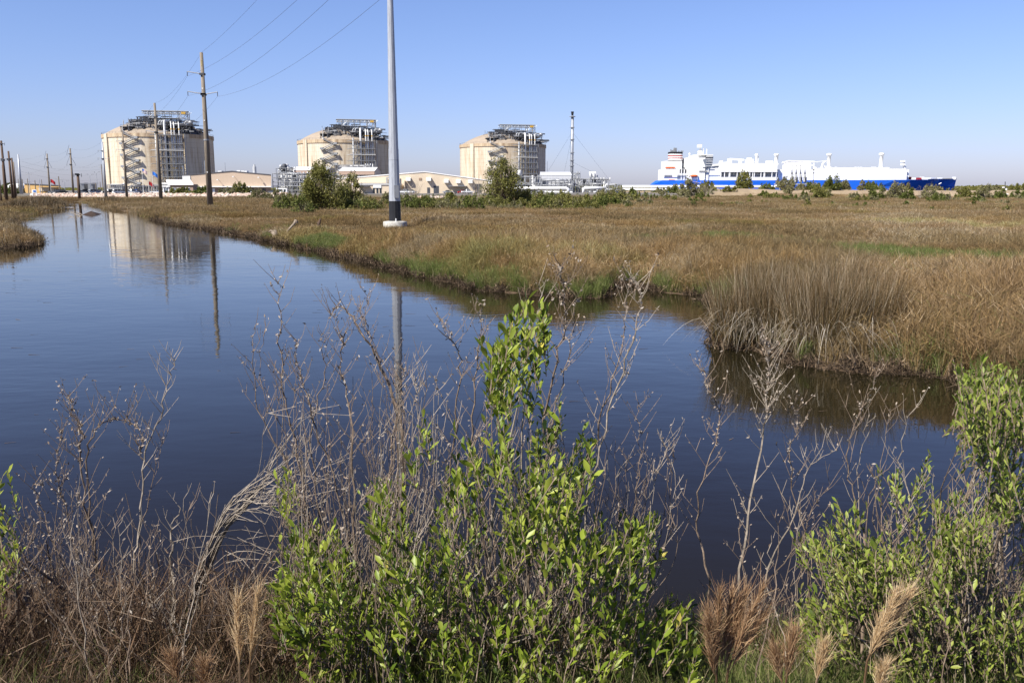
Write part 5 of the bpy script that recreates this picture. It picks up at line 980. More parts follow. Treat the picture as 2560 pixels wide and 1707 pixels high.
named = [(755, 540, 70, 48, 'crown_dark', 'dark rounded shrub at the left foot of the feathery tree'), (1010, 530, 64, 44, 'crown_dark', 'dark shrub directly right of the steel pole base'), (930, 532, 60, 40, 'crown', 'low olive shrub left of the steel pole base'),
  (1060, 528, 80, 44, 'crown_dark', 'wide dark shrub below the white vent hoods'), (1120, 526, 80, 46, 'crown', 'olive shrub below the warehouse doorway'), (1175, 528, 70, 40, 'crown_dark', 'dark shrub left of the dark trunked tree'), (700, 505, 50, 30, 'crown_pale', 'pale brushy shrub below the white bus'),
  (600, 492, 56, 24, 'crown', 'olive shrub in front of the white cars right of the nearest pole'), (570, 494, 40, 16, 'crown_pale', 'low pale shrub right of the nearest pole'), (450, 494, 66, 17, 'crown', 'low green shrub in front of the gatehouse'), (505, 494, 44, 20, 'crown_dark', 'green shrub left of the nearest pole foot'), (650, 500, 60, 26, 'crown_pale', 'pale shrub at the right end of the tan hall'),
  (1370, 524, 60, 38, 'crown_dark', 'dark shrub under the pump shelter pipes'), (1420, 524, 60, 44, 'crown', 'olive shrub at the flare stack foot'), (1465, 526, 50, 40, 'crown', 'olive shrub right of the flare stack foot'), (1500, 520, 40, 28, 'crown_dark', 'dark green shrub left of the blue container'), (1538, 514, 34, 20, 'crown_dark', 'small round green shrub below the blue container'),
  (1624, 516, 14, 11, 'crown_dark', 'tiny round green shrub alone in the grass right of the blue container'), (1572, 522, 23, 11, 'crown_dark', 'tiny green shrub in the grass below the blue container'), (1585, 515, 18, 10, 'crown_dark', 'very small green shrub near the container'), (1720, 495, 54, 36, 'crown_pale', 'tall pale thin shrub before the ship stern'), (1770, 494, 45, 25, 'crown', 'olive shrub between the stern shrubs'),
  (1655, 486, 27, 11, 'crown_dark', 'low dark shrub below the ship stern'), (1910, 496, 36, 16, 'crown_dark', 'low dark shrub right of the round dark shrub'), (1965, 494, 54, 30, 'crown_pale', 'pale shrub under the dark loading arms'), (2020, 490, 54, 33, 'crown_pale', 'tall pale bare branched shrub right of the loading arms'), (2080, 494, 47, 30, 'crown_dark', 'dark shrub before the middle of the blue hull'),
  (2050, 500, 45, 25, 'crown', 'olive shrub left of the dark hull shrub'), (2110, 492, 27, 23, 'crown_pale', 'pale thin shrub before the blue hull'), (2150, 494, 20, 25, 'crown_pale', 'small pale shrub between two darker ones'), (2195, 500, 45, 34, 'crown_dark', 'dark shrub below the second vent mast'), (2240, 498, 50, 43, 'crown_pale', 'tall pale shrub rising over the dark part of the hull'),
  (2270, 502, 36, 30, 'crown_dark', 'dark shrub at the foot of the tall pale one'), (2325, 500, 54, 38, 'crown_pale', 'pale shrub under the ship bow'), (2350, 502, 45, 23, 'crown_dark', 'green low shrub under the ship bow'), (2408, 498, 31, 28, 'crown', 'dark shrub just right of the ship bow'), (2462, 500, 38, 38, 'crown_pale', 'flat topped pale small tree right of the ship bow'), (2445, 508, 54, 20, 'crown_dark', 'dark shrub at the foot of the flat topped tree'),
  (2500, 500, 40, 25, 'crown_dark', 'dark shrub left of the channel marker'), (2545, 498, 45, 21, 'crown_dark', 'dark shrub right of the channel marker'), (2520, 533, 32, 18, 'crown', 'bright green shrub in the grass near the right edge'), (2135, 520, 18, 11, 'crown_dark', 'tiny dark shrub in the grass below the hull'), (2447, 532, 14, 11, 'crown', 'tiny green shrub left of the bright green one'), (2330, 530, 13, 11, 'crown_dark', 'tiny green tuft shrub below the bow'), (2575, 528, 27, 16, 'crown', 'green shrub cut by the right edge'),
  (20, 494, 60, 20, 'crown_dark', 'dark green shrub at the left edge foot of the poles'), (45, 490, 40, 18, 'crown', 'olive shrub at the foot of the left pole row'), (22, 476, 22, 14, 'crown_dark', 'dark shrub left between the left poles')]
for cx, yb, w, h, mt, lb in named: shrub(lb, cx, yb, w, h, mt, dens=1.0 if w > 20 else .6, trunk=.08)
gl = 'low shrubs of the brushy band behind the marsh'
rg = random.Random(21)
for i in range(140):
    cx = rg.uniform(700, 1560); yb = rg.uniform(506, 534) if cx < 1500 else rg.uniform(500, 515)
    if abs(cx-988) < 34 and yb > 520: continue
    mt_ = rg.choice(['crown', 'crown', 'crown_dark', 'crown_pale']); w_, h_ = rg.uniform(28, 64), rg.uniform(14, 34)
    where = 'left of the feathery tree' if cx < 770 else 'between the feathery tree and steel pole' if cx < 990 else 'below the warehouse hoods' if cx < 1190 else 'under the dark trunked tree' if cx < 1330 else 'below the pump shelter' if cx < 1445 else 'left of the blue container'
    shrub('%s %s brush %s, %s of the band' % ('wide' if w_ > 44 else 'small', {'crown': 'olive', 'crown_dark': 'dark green', 'crown_pale': 'pale'}[mt_], where, 'front' if yb > 520 else 'back'), cx, yb, w_, h_, mt_, grp=gl, dens=.8, trunk=.05)
for i in range(150):
    cx = rg.uniform(1560, 2640); yb = rg.uniform(482, 500) if i % 3 else rg.uniform(500, 522)
    mt_ = rg.choice(['crown', 'crown_dark', 'crown_pale', 'crown_pale']); w_ = rg.uniform(16, 58)
    where = 'below the ship stern' if cx < 1780 else 'before the ship house' if cx < 1960 else 'below the loading arms' if cx < 2060 else 'before the middle of the hull' if cx < 2230 else 'below the ship bow' if cx < 2400 else 'right of the ship'
    shrub('%s %s brush %s, %s the levee foot' % ('wide' if w_ > 30 else 'tiny', {'crown': 'olive', 'crown_dark': 'dark green', 'crown_pale': 'pale'}[mt_], where, 'below' if yb > 500 else 'at'), cx, yb, w_, rg.uniform(7, 20), mt_, grp='small brush before the levee', dens=.55, trunk=.05)
# bare leafless shrub before the hoods
def bare(label, cx, yb, w, h, n, Y=None, mat='twig'):
    g = gnd(cx, yb, .35); s_ = g.y/F_PX; t = thing('bare_shrub', (g.x, g.y, hz(g.x, g.y)), label, 'shrub'); rg = random.Random(int(cx)); z0 = t.location.z; m = MB()
    for i in range(n):
        e_ = Vector((g.x+rg.uniform(-.5, .5)*w*s_, g.y+rg.uniform(-1, 1), z0+h*s_*rg.uniform(.55, 1))); md = Vector((g.x+(e_.x-g.x)*.35, g.y, z0+(e_.z-z0)*.5))
        m.path([(g.x, g.y, z0), md, e_], [.045, .03, .012], 3)
        for k in range(3): q = md.lerp(e_, rg.uniform(.1, .9)); m.path([q, q+Vector((rg.uniform(-.7, .7), 0, rg.uniform(.3, .9)))], [.018, .008], 3)
    m.build('branches', M[mat], t)
bare('bare pale branched shrub before the white vent hoods', 1035, 520, 60, 70, 22); bare('bare grey shrub left of the dark trunked tree crown', 1195, 515, 60, 90, 16); bare('grey leafless shrub low before the pipelines', 1770, 496, 60, 36, 20); bare('leafless pale shrub right of the tall pale one under the bow', 2300, 500, 50, 34, 16)
# far treeline
V = []; F = []
n = 26000; xx = NP.uniform(-1900, 2300, n); hh = 4+6*fnoise(xx, xx*0, .012, 60)*(xx > -100)+2; c = np.stack([xx, np.full(n, 1700.)+NP.uniform(-30, 30, n), NP.uniform(0, 1, n)**.8*hh], -1)
s_ = NP.uniform(1, 2.6, n)[:, None]; V = np.stack([c+np.array([-1, 0, -.5])*s_, c+np.array([1, 0, -.5])*s_, c+np.array([.6, 0, .6])*s_, c+np.array([-.6, 0, .6])*s_], 1).reshape(-1, 3)
tag(np_mesh('distant_treeline', V, np.arange(4*n).reshape(-1, 4), M['crown']), 'low dark line of distant trees on the horizon', None, None, 'stuff')
# driftwood, stump, sunken sheet and sticks
t = thing('driftwood_post', gnd(716, 598, .1), 'pale leaning driftwood post on the bank left of the steel pole', 'driftwood'); g0 = gnd(712, 600, .1); Yd = g0.y
MB().path([at(708, 596, Yd), at(722, 574, Yd), at(741, 553, Yd)], [.09, .07, .09], 7).build('log', M['drift'], t, True); MB().path([at(738, 554, Yd), at(745, 556, Yd+.2)], [.16, .05], 6).build('knot', M['drift'], t)
t = thing('tree_stump', gnd(688, 600, .1), 'weathered tree stump with roots at the ditch edge', 'stump'); m = MB(); c = gnd(688, 600, .05)
m.path([c+Vector((0, 0, -.1)), c+Vector((.05, 0, .3)), c+Vector((-.1, 0, .6))], [.28, .18, .2], 8)
for k in range(6): a = k*1.05; m.path([c+Vector((0, 0, .3)), c+Vector((.4*math.cos(a), .4*math.sin(a), .1)), c+Vector((.7*math.cos(a), .7*math.sin(a), -.1))], [.09, .06, .03], 5)
m.path([c+Vector((0, 0, .55)), c+Vector((-.3, 0, .62)), c+Vector((-.4, 0, .5))], [.08, .07, .03], 5); m.build('trunk', M['drift'], t, True)
t = thing('snag', gnd(798, 585, .2), 'short dark reddish snag in the grass beside the ditch', 'stump'); c = gnd(798, 592, .2); MB().path([c, c+Vector((0, 0, .9)), c+Vector((.15, 0, 1.25))], [.16, .12, .05], 6).build('trunk', M['wood_dark'], t)
c = gnd(220, 537, 0); m = MB(); k = c.y/F_PX; t = thing('sunken_sheet', c, 'dark rusty peaked sheet sticking out of the far ditch water', 'debris')
a = [Vector((c.x-17*k, c.y, -.05)), Vector((c.x+19*k, c.y+.3, -.02)), Vector((c.x-2*k, c.y+1.2, 8.6*k)), Vector((c.x-12*k, c.y+2.5, -.05)), Vector((c.x+14*k, c.y+2.8, -.05))]; m.add(a, [(0, 1, 2), (3, 2, 4), (0, 2, 3), (1, 4, 2)]); m.build('sheet', M['rust'], t)
t = thing('half_sunken_branches', gnd(190, 536, 0), 'thin branches poking out of the water left of the dark sheet', 'branches'); m = MB()
for (p, q) in (((165, 529), (206, 538)), ((170, 527), (207, 533)), ((178, 532), (204, 540)), ((163, 536), (185, 541)), ((190, 529), (209, 536)), ((178, 530), (196, 536))): g0 = gnd(q[0], q[1]+1, 0); m.path([g0+Vector((0, 0, -.1)), at(*p, g0.y+.5)], [.045, .02], 4)
m.build('twigs', M['twig'], t)
t = thing('fallen_branch', gnd(60, 505, .5), 'grey fallen branch lying over the left spit', 'branch'); g0 = gnd(60, 512, .5); MB().path([at(58, 509, g0.y), at(75, 504, g0.y), at(95, 502, g0.y)], [.12, .1, .04], 5).build('branch', M['drift'], t)
t = thing('fallen_pole', gnd(215, 490, .6), 'bent grey pipe lying on the stones near the ditch end', 'debris'); MB().path([at(214, 489, 300), at(221, 484.5, 300), at(229, 485.5, 300)], .14, 5).build('pipe', M['galv'], t)
t = thing('half_buried_rock', gnd(1362, 530, .4), 'pale rounded rock low in the grass below the pump shelter', 'rock'); c = gnd(1362, 528, .5); MB().lathe(c, [(.01, .12), (.5, .1), (.8, -.05), (.9, -.5)], 14).build('rock', M['concrete'], t, True)
# ---------------------------------------------------------------- foreground plants on the near bank
M['leaf'] = leafmat('marsh_elder_leaves', [(.045, .075, .008), (.095, .145, .013), (.155, .215, .02), (.225, .29, .03), (.34, .38, .055), (.12, .17, .02)], .38, .42, None, .35)
M['leaf_y'] = leafmat('groundsel_leaves', [(.06, .09, .012), (.13, .18, .022), (.21, .27, .038), (.31, .36, .07), (.22, .20, .06)], .38, .45, None, .3)
M['leaf_yel'] = leafmat('yellowed_leaves', [(.42, .34, .04), (.5, .44, .08)], .3, .5)
M['dead'] = pm('dead_stem_bark', (.24, .18, .13), (.07, .048, .034), 30, .85, bump=.2)
M['deadw'] = pm('bleached_dead_stem', (.34, .29, .23), (.12, .095, .07), 25, .8)
M['deadb'] = pm('brown_dead_stem', (.19, .14, .10), (.07, .05, .035), 30, .85)
M['seed'] = leafmat('dry_seed_flecks', [(.22, .16, .11), (.36, .29, .22), (.34, .30, .25), (.13, .09, .06)], .15, .7)
M['drygrass'] = leafmat('dead_bank_grass', [(.018, .011, .007), (.035, .02, .011), (.065, .035, .018), (.12, .07, .035), (.24, .17, .11)], .2, .7)
M['plume'] = leafmat('plume_grass_hair', [(.40, .26, .13), (.55, .40, .22), (.68, .54, .34)], .35, .6)
M['plume_b'] = leafmat('rusty_plume_hair', [(.16, .085, .04), (.32, .19, .10), (.50, .35, .20)], .3, .6)
LV = np.array([[0, -.012, 0], [0, 0, 0], [0, .012, 0], [.35, -.13, .035], [.35, 0, 0], [.35, .13, .035], [.68, -.155, .03], [.68, 0, -.012], [.68, .155, .03], [1, -.015, -.06], [1.01, 0, -.07], [1, .015, -.06]])
LF = np.array([[0, 1, 4, 3], [1, 2, 5, 4], [3, 4, 7, 6], [4, 5, 8, 7], [6, 7, 10, 9], [7, 8, 11, 10]])
LMESH = {}
def leafmesh(mt):
    if mt not in LMESH:
        me = bpy.data.meshes.new('leaf'); me.from_pydata([tuple(v) for v in LV], [], [tuple(int(i) for i in f) for f in LF]); me.materials.append(M[mt]); me.polygons.foreach_set('use_smooth', [True]*6); LMESH[mt] = me
    return LMESH[mt]
def shoots(tips, root, mt, leafL, nleaf, wid=1.0, singles=300, rg=None, up=.8, stem_mt='dead', yel=0, name='leaf'):
    """tips: list of (point, direction, length); leaves in a spiral up each shoot"""
    P_, A_, N_, L_ = [], [], [], []; sm = MB(); off = parent_off(root)
    for (p, d, ln) in tips:
        d = d.normalized(); u = d.orthogonal().normalized(); w = d.cross(u); n = int(nleaf*ln/.25*rg.uniform(.8, 1.2)); ph = rg.uniform(0, 6.28)
        bend = Vector((rg.uniform(-.2, .2), rg.uniform(-.2, .2), .1))
        pts = [p+d*ln*t+bend*ln*t*t for t in (0, .5, 1)]; sm.path(pts, [.0028, .0022, .0012], 3, False)
        for i in range(n):
            t = (i+.5)/n; q = p+d*ln*t+bend*ln*t*t; a = ph+i*2.4; rd = u*math.cos(a)+w*math.sin(a); op = rg.uniform(.55, 1.15)*(1-.45*t)
            ax = (d*math.cos(op)+rd*math.sin(op)).normalized(); ax.z += .12; ax.normalize(); nn_ = (d*math.sin(op)-rd*math.cos(op)); nn_ = (nn_-ax*nn_.dot(ax)).normalized()
            nn_ = (nn_+ax.cross(nn_)*rg.uniform(-.6, .6)).normalized(); P_.append(q); A_.append(ax); N_.append(nn_); L_.append(leafL*rg.uniform(.4, 1.3)*(1-.35*abs(t-.45)))
    P_, A_, N_, L_ = np.array(P_), np.array(A_), np.array(N_), np.array(L_); B_ = np.cross(N_, A_)
    sm.build('shoot_stems', M[stem_mt], root)
    dist = np.linalg.norm(P_-np.array([0, 0, CAM_H]), axis=1); score = L_/dist*np.where(P_[:, 1] < 90, 1, 0)+NP.uniform(0, .003, len(L_)); order = np.argsort(-score); one = order[:singles]; rest = order[singles:]
    for j, i in enumerate(one):
        o = bpy.data.objects.new(name, leafmesh('leaf_yel' if j > 120 and j % 19 == 0 and j < 120+19*(yel+1) else mt)); COL.objects.link(o); o.parent = root
        m4 = Matrix(((*(A_[i]*L_[i]), 0), (*(B_[i]*L_[i]*wid), 0), (*(N_[i]*L_[i]), 0), (0, 0, 0, 1))).transposed(); m4.translation = Vector(P_[i])-Vector(off); o.matrix_local = m4
    Vv = P_[rest, None, :]+L_[rest, None, None]*(LV[None, :, 0:1]*A_[rest, None, :]+wid*LV[None, :, 1:2]*B_[rest, None, :]+LV[None, :, 2:3]*N_[rest, None, :])
    F = (LF[None]+np.arange(len(rest))[:, None, None]*12).reshape(-1, 4); o = np_mesh('foliage', Vv.reshape(-1, 3), F, M[mt], root, True); tag(o, kind='stuff')
def in_poly(x, y, poly): return bool(sdist(np.array([float(x)]), np.array([float(y)]), poly)[0] < 0)
def bush(name, label, cat, outline, basex, Yr, n, mt, leafL, nleaf, wid, nstem, seed, singles=300, lean=0., yel=0):
    rg = random.Random(seed); Y0 = sum(Yr)/2; bx = at(basex, 1650, Y0).x; gz = hz(bx, Y0); root = thing(name, (bx, Y0, gz), label, cat)
    xs = [p[0] for p in outline]; ys = [p[1] for p in outline]; tips = []; fills = []
    while len(tips) < n:
        x_, y_ = rg.uniform(min(xs), max(xs)), rg.uniform(min(ys), max(ys))
        if not in_poly(x_, y_, outline): continue
        if rg.random() > float(sstep(fnoise(np.array([x_]), np.array([y_]), .011, seed), .36, .58)) and not (y_ < 1000): continue
        Y = rg.uniform(*Yr); p = at(x_, y_, Y)
        if p.z < hz(p.x, Y)+.03: p.z = hz(p.x, Y)+.05
        out = Vector(((p.x-bx)*.55+rg.uniform(-.35, .35), rg.uniform(-.45, .35), rg.uniform(.6, 1.2))); ln = rg.uniform(.10, .26)
        tips.append((p-out.normalized()*ln*.75, out, ln))
    shoots(tips, root, mt, leafL, nleaf, wid, singles, rg, yel=yel)
    for i in range(nstem):
        p, d, ln = tips[rg.randrange(len(tips))]; b0 = Vector((bx+rg.uniform(-.35, .35)+(p.x-bx)*.35, Y0+rg.uniform(-.3, .3), 0)); b0.z = hz(b0.x, b0.y)-.03
        mid = b0.lerp(p, .5)+Vector(((b0.x-p.x)*.12+rg.uniform(-.05, .05), rg.uniform(-.06, .06), .12)); q = b0.lerp(p, .78)+Vector((rg.uniform(-.04, .04), 0, .05))
        m = MB(); r0 = rg.uniform(.005, .012) if i < 26 else rg.uniform(.0025, .006); m.path([b0, mid, q, p+d*.02], [r0, r0*.75, r0*.5, r0*.25], 5)
        for k in range(3):
            t_ = mid.lerp(p, rg.uniform(0, .9)); m.path([t_, t_+Vector((rg.uniform(-.09, .09), rg.uniform(-.06, .06), rg.uniform(.04, .16)))], [r0*.35, .0012], 3, False)
        m.build('stem', M[rg.choice(['dead', 'deadw', 'dead'])], root)
    return root
o1 = [(1262, 800), (1300, 775), (1350, 785), (1372, 830), (1365, 900), (1330, 960), (1400, 1010), (1400, 1120), (1480, 1100), (1500, 1180), (1440, 1270), (1510, 1330), (1640, 1290), (1660, 1400), (1590, 1470), (1740, 1530), (1760, 1720), (820, 1720), (690, 1560), (700, 1440), (930, 1480), (960, 1400), (900, 1280), (1000, 1180), (1000, 1080), (1060, 1050), (1180, 1130), (1225, 1010), (1215, 930), (1240, 870)]
bush('marsh_elder_bush', 'big leafy green bush in the centre of the foreground with a tall leafy spire', 'bush', o1, 1240, (3.15, 4.7), 860, 'leaf', .060, 15, 1.15, 120, 5, yel=9)
o1b = [(700, 1380), (760, 1310), (850, 1350), (900, 1400), (960, 1440), (980, 1720), (860, 1720), (680, 1600), (680, 1520)]
bush('marsh_elder_bush', 'lower leafy green bush at the left foot of the big spired one', 'bush', o1b, 880, (3.3, 4.5), 170, 'leaf', .058, 15, 1.15, 22, 6, 120, yel=2)
o2 = [(2405, 940), (2470, 930), (2540, 960), (2620, 1000), (2640, 1720), (2000, 1720), (1995, 1500), (1975, 1440), (1990, 1370), (2070, 1350), (2090, 1290), (2170, 1280), (2170, 1210), (2240, 1190), (2310, 1120), (2400, 1110)]
bush('groundsel_bush', 'large yellow green small leaved bush filling the lower right corner', 'bush', o2, 2330, (3.2, 4.8), 1250, 'leaf_y', .043, 18, 1.1, 100, 8, yel=4)
for lb, ol, bx_, n_, sd in (('little leafy shoot at the left picture edge above brown grass', [(-20, 1215), (25, 1215), (35, 1260), (10, 1300), (-30, 1300)], 5, 10, 12), ('low green leafy sprig at the left edge in the brown grass', [(-20, 1330), (45, 1335), (50, 1370), (0, 1500), (-20, 1500)], 5, 18, 13),
        ('small leafy shoot alone left of the big spired bush', [(695, 1200), (725, 1195), (740, 1260), (725, 1300), (690, 1270)], 750, 9, 14)):
    bush('leafy_shoot', lb, 'plant', ol, bx_, (3.9, 4.3), n_, 'leaf', .055, 15, 1.0, 5, sd, 60)
# dead stalks
def crook(pts, rg, amp=.012, sub=4):
    out = []; 
    for i in range(len(pts)-1):
        for k in range(sub):
            t = k/sub; p0 = pts[max(i-1, 0)]; p1 = pts[i]; p2 = pts[i+1]; p3 = pts[min(i+2, len(pts)-1)]
            q = .5*((2*p1)+(p2-p0)*t+(2*p0-5*p1+4*p2-p3)*t*t+(3*p1-p0-3*p2+p3)*t*t*t); out.append(q+Vector((rg.uniform(-amp, amp), rg.uniform(-amp, amp), rg.uniform(-amp, amp)*.4)))
    out.append(pts[-1]); return out
def stalk(label, path, Y, r0, mt, twigs, seeds, seed, grp=None, name='dead_weed_stalk', white=.3, tw=(.05, .16)):
    """path: pixels from tip to foot"""
    rg = random.Random(seed); pts = [at(x_, y_, Y+rg.uniform(-.06, .06)+.12*(1-i/len(path))) for i, (x_, y_) in enumerate(path)]
    pts = [p for p in pts if p.z > hz(p.x, p.y)-.02] or pts[:2]; f = pts[-1].copy(); f.z = hz(f.x, f.y)-.06; pts.append(f); t = thing(name, (f.x, f.y, hz(f.x, f.y)), label, 'dead plant', grp)
    c = crook(pts, rg); n = len(c); m = MB(); m.path(c, [max(.0013, r0*(.18+.82*i/(n-1))) for i in range(n)], 5)
    m.build('stem', M[mt], t); mb = MB(); sp_ = []
    for k in range(twigs):
        u = rg.random()**1.2*.75; i = min(int(u*n), n-2); p = c[i]; side = rg.choice((-1, 1)); ln = rg.uniform(*tw)*(1+u*1.2)
        d = Vector((side*rg.uniform(.25, .8), rg.uniform(-.4, .4), rg.uniform(.6, 1.1))).normalized(); q1 = p+d*ln*.5; q2 = q1+(d+Vector((rg.uniform(-.3, .3), 0, .35))).normalized()*ln*.5
        mb.path([p, q1, q2], [max(.0013, r0*.28), .0013, .0008], 3, False); sp_ += [p.lerp(q1, rg.random()), q1.lerp(q2, rg.random()), q2]
        if rg.random() < .4: q3 = q1+Vector((-side*rg.uniform(.1, .4), rg.uniform(-.2, .2), 1)).normalized()*ln*.35; mb.path([q1, q3], [.0014, .001], 3, False); sp_.append(q3)
    if twigs: mb.build('twigs', M[mt], t)
    if seeds:
        top = c[:max(3, int(n*.45))]; cen = []
        for k in range(seeds): q = rg.choice(top) if rg.random() < .5 or not sp_ else rg.choice(sp_); cen.append((q.x+rg.gauss(0, .005), q.y+rg.gauss(0, .005), q.z+rg.gauss(0, .006)))
        V, F = quads_cloud((0, 0, 0), (.001,)*3, len(cen), .0075); V = V.reshape(-1, 4, 3)+np.array(cen)[:, None, :]; tag(np_mesh('seed_head', V.reshape(-1, 3), F, M['seed'], t), kind='stuff')
    return t
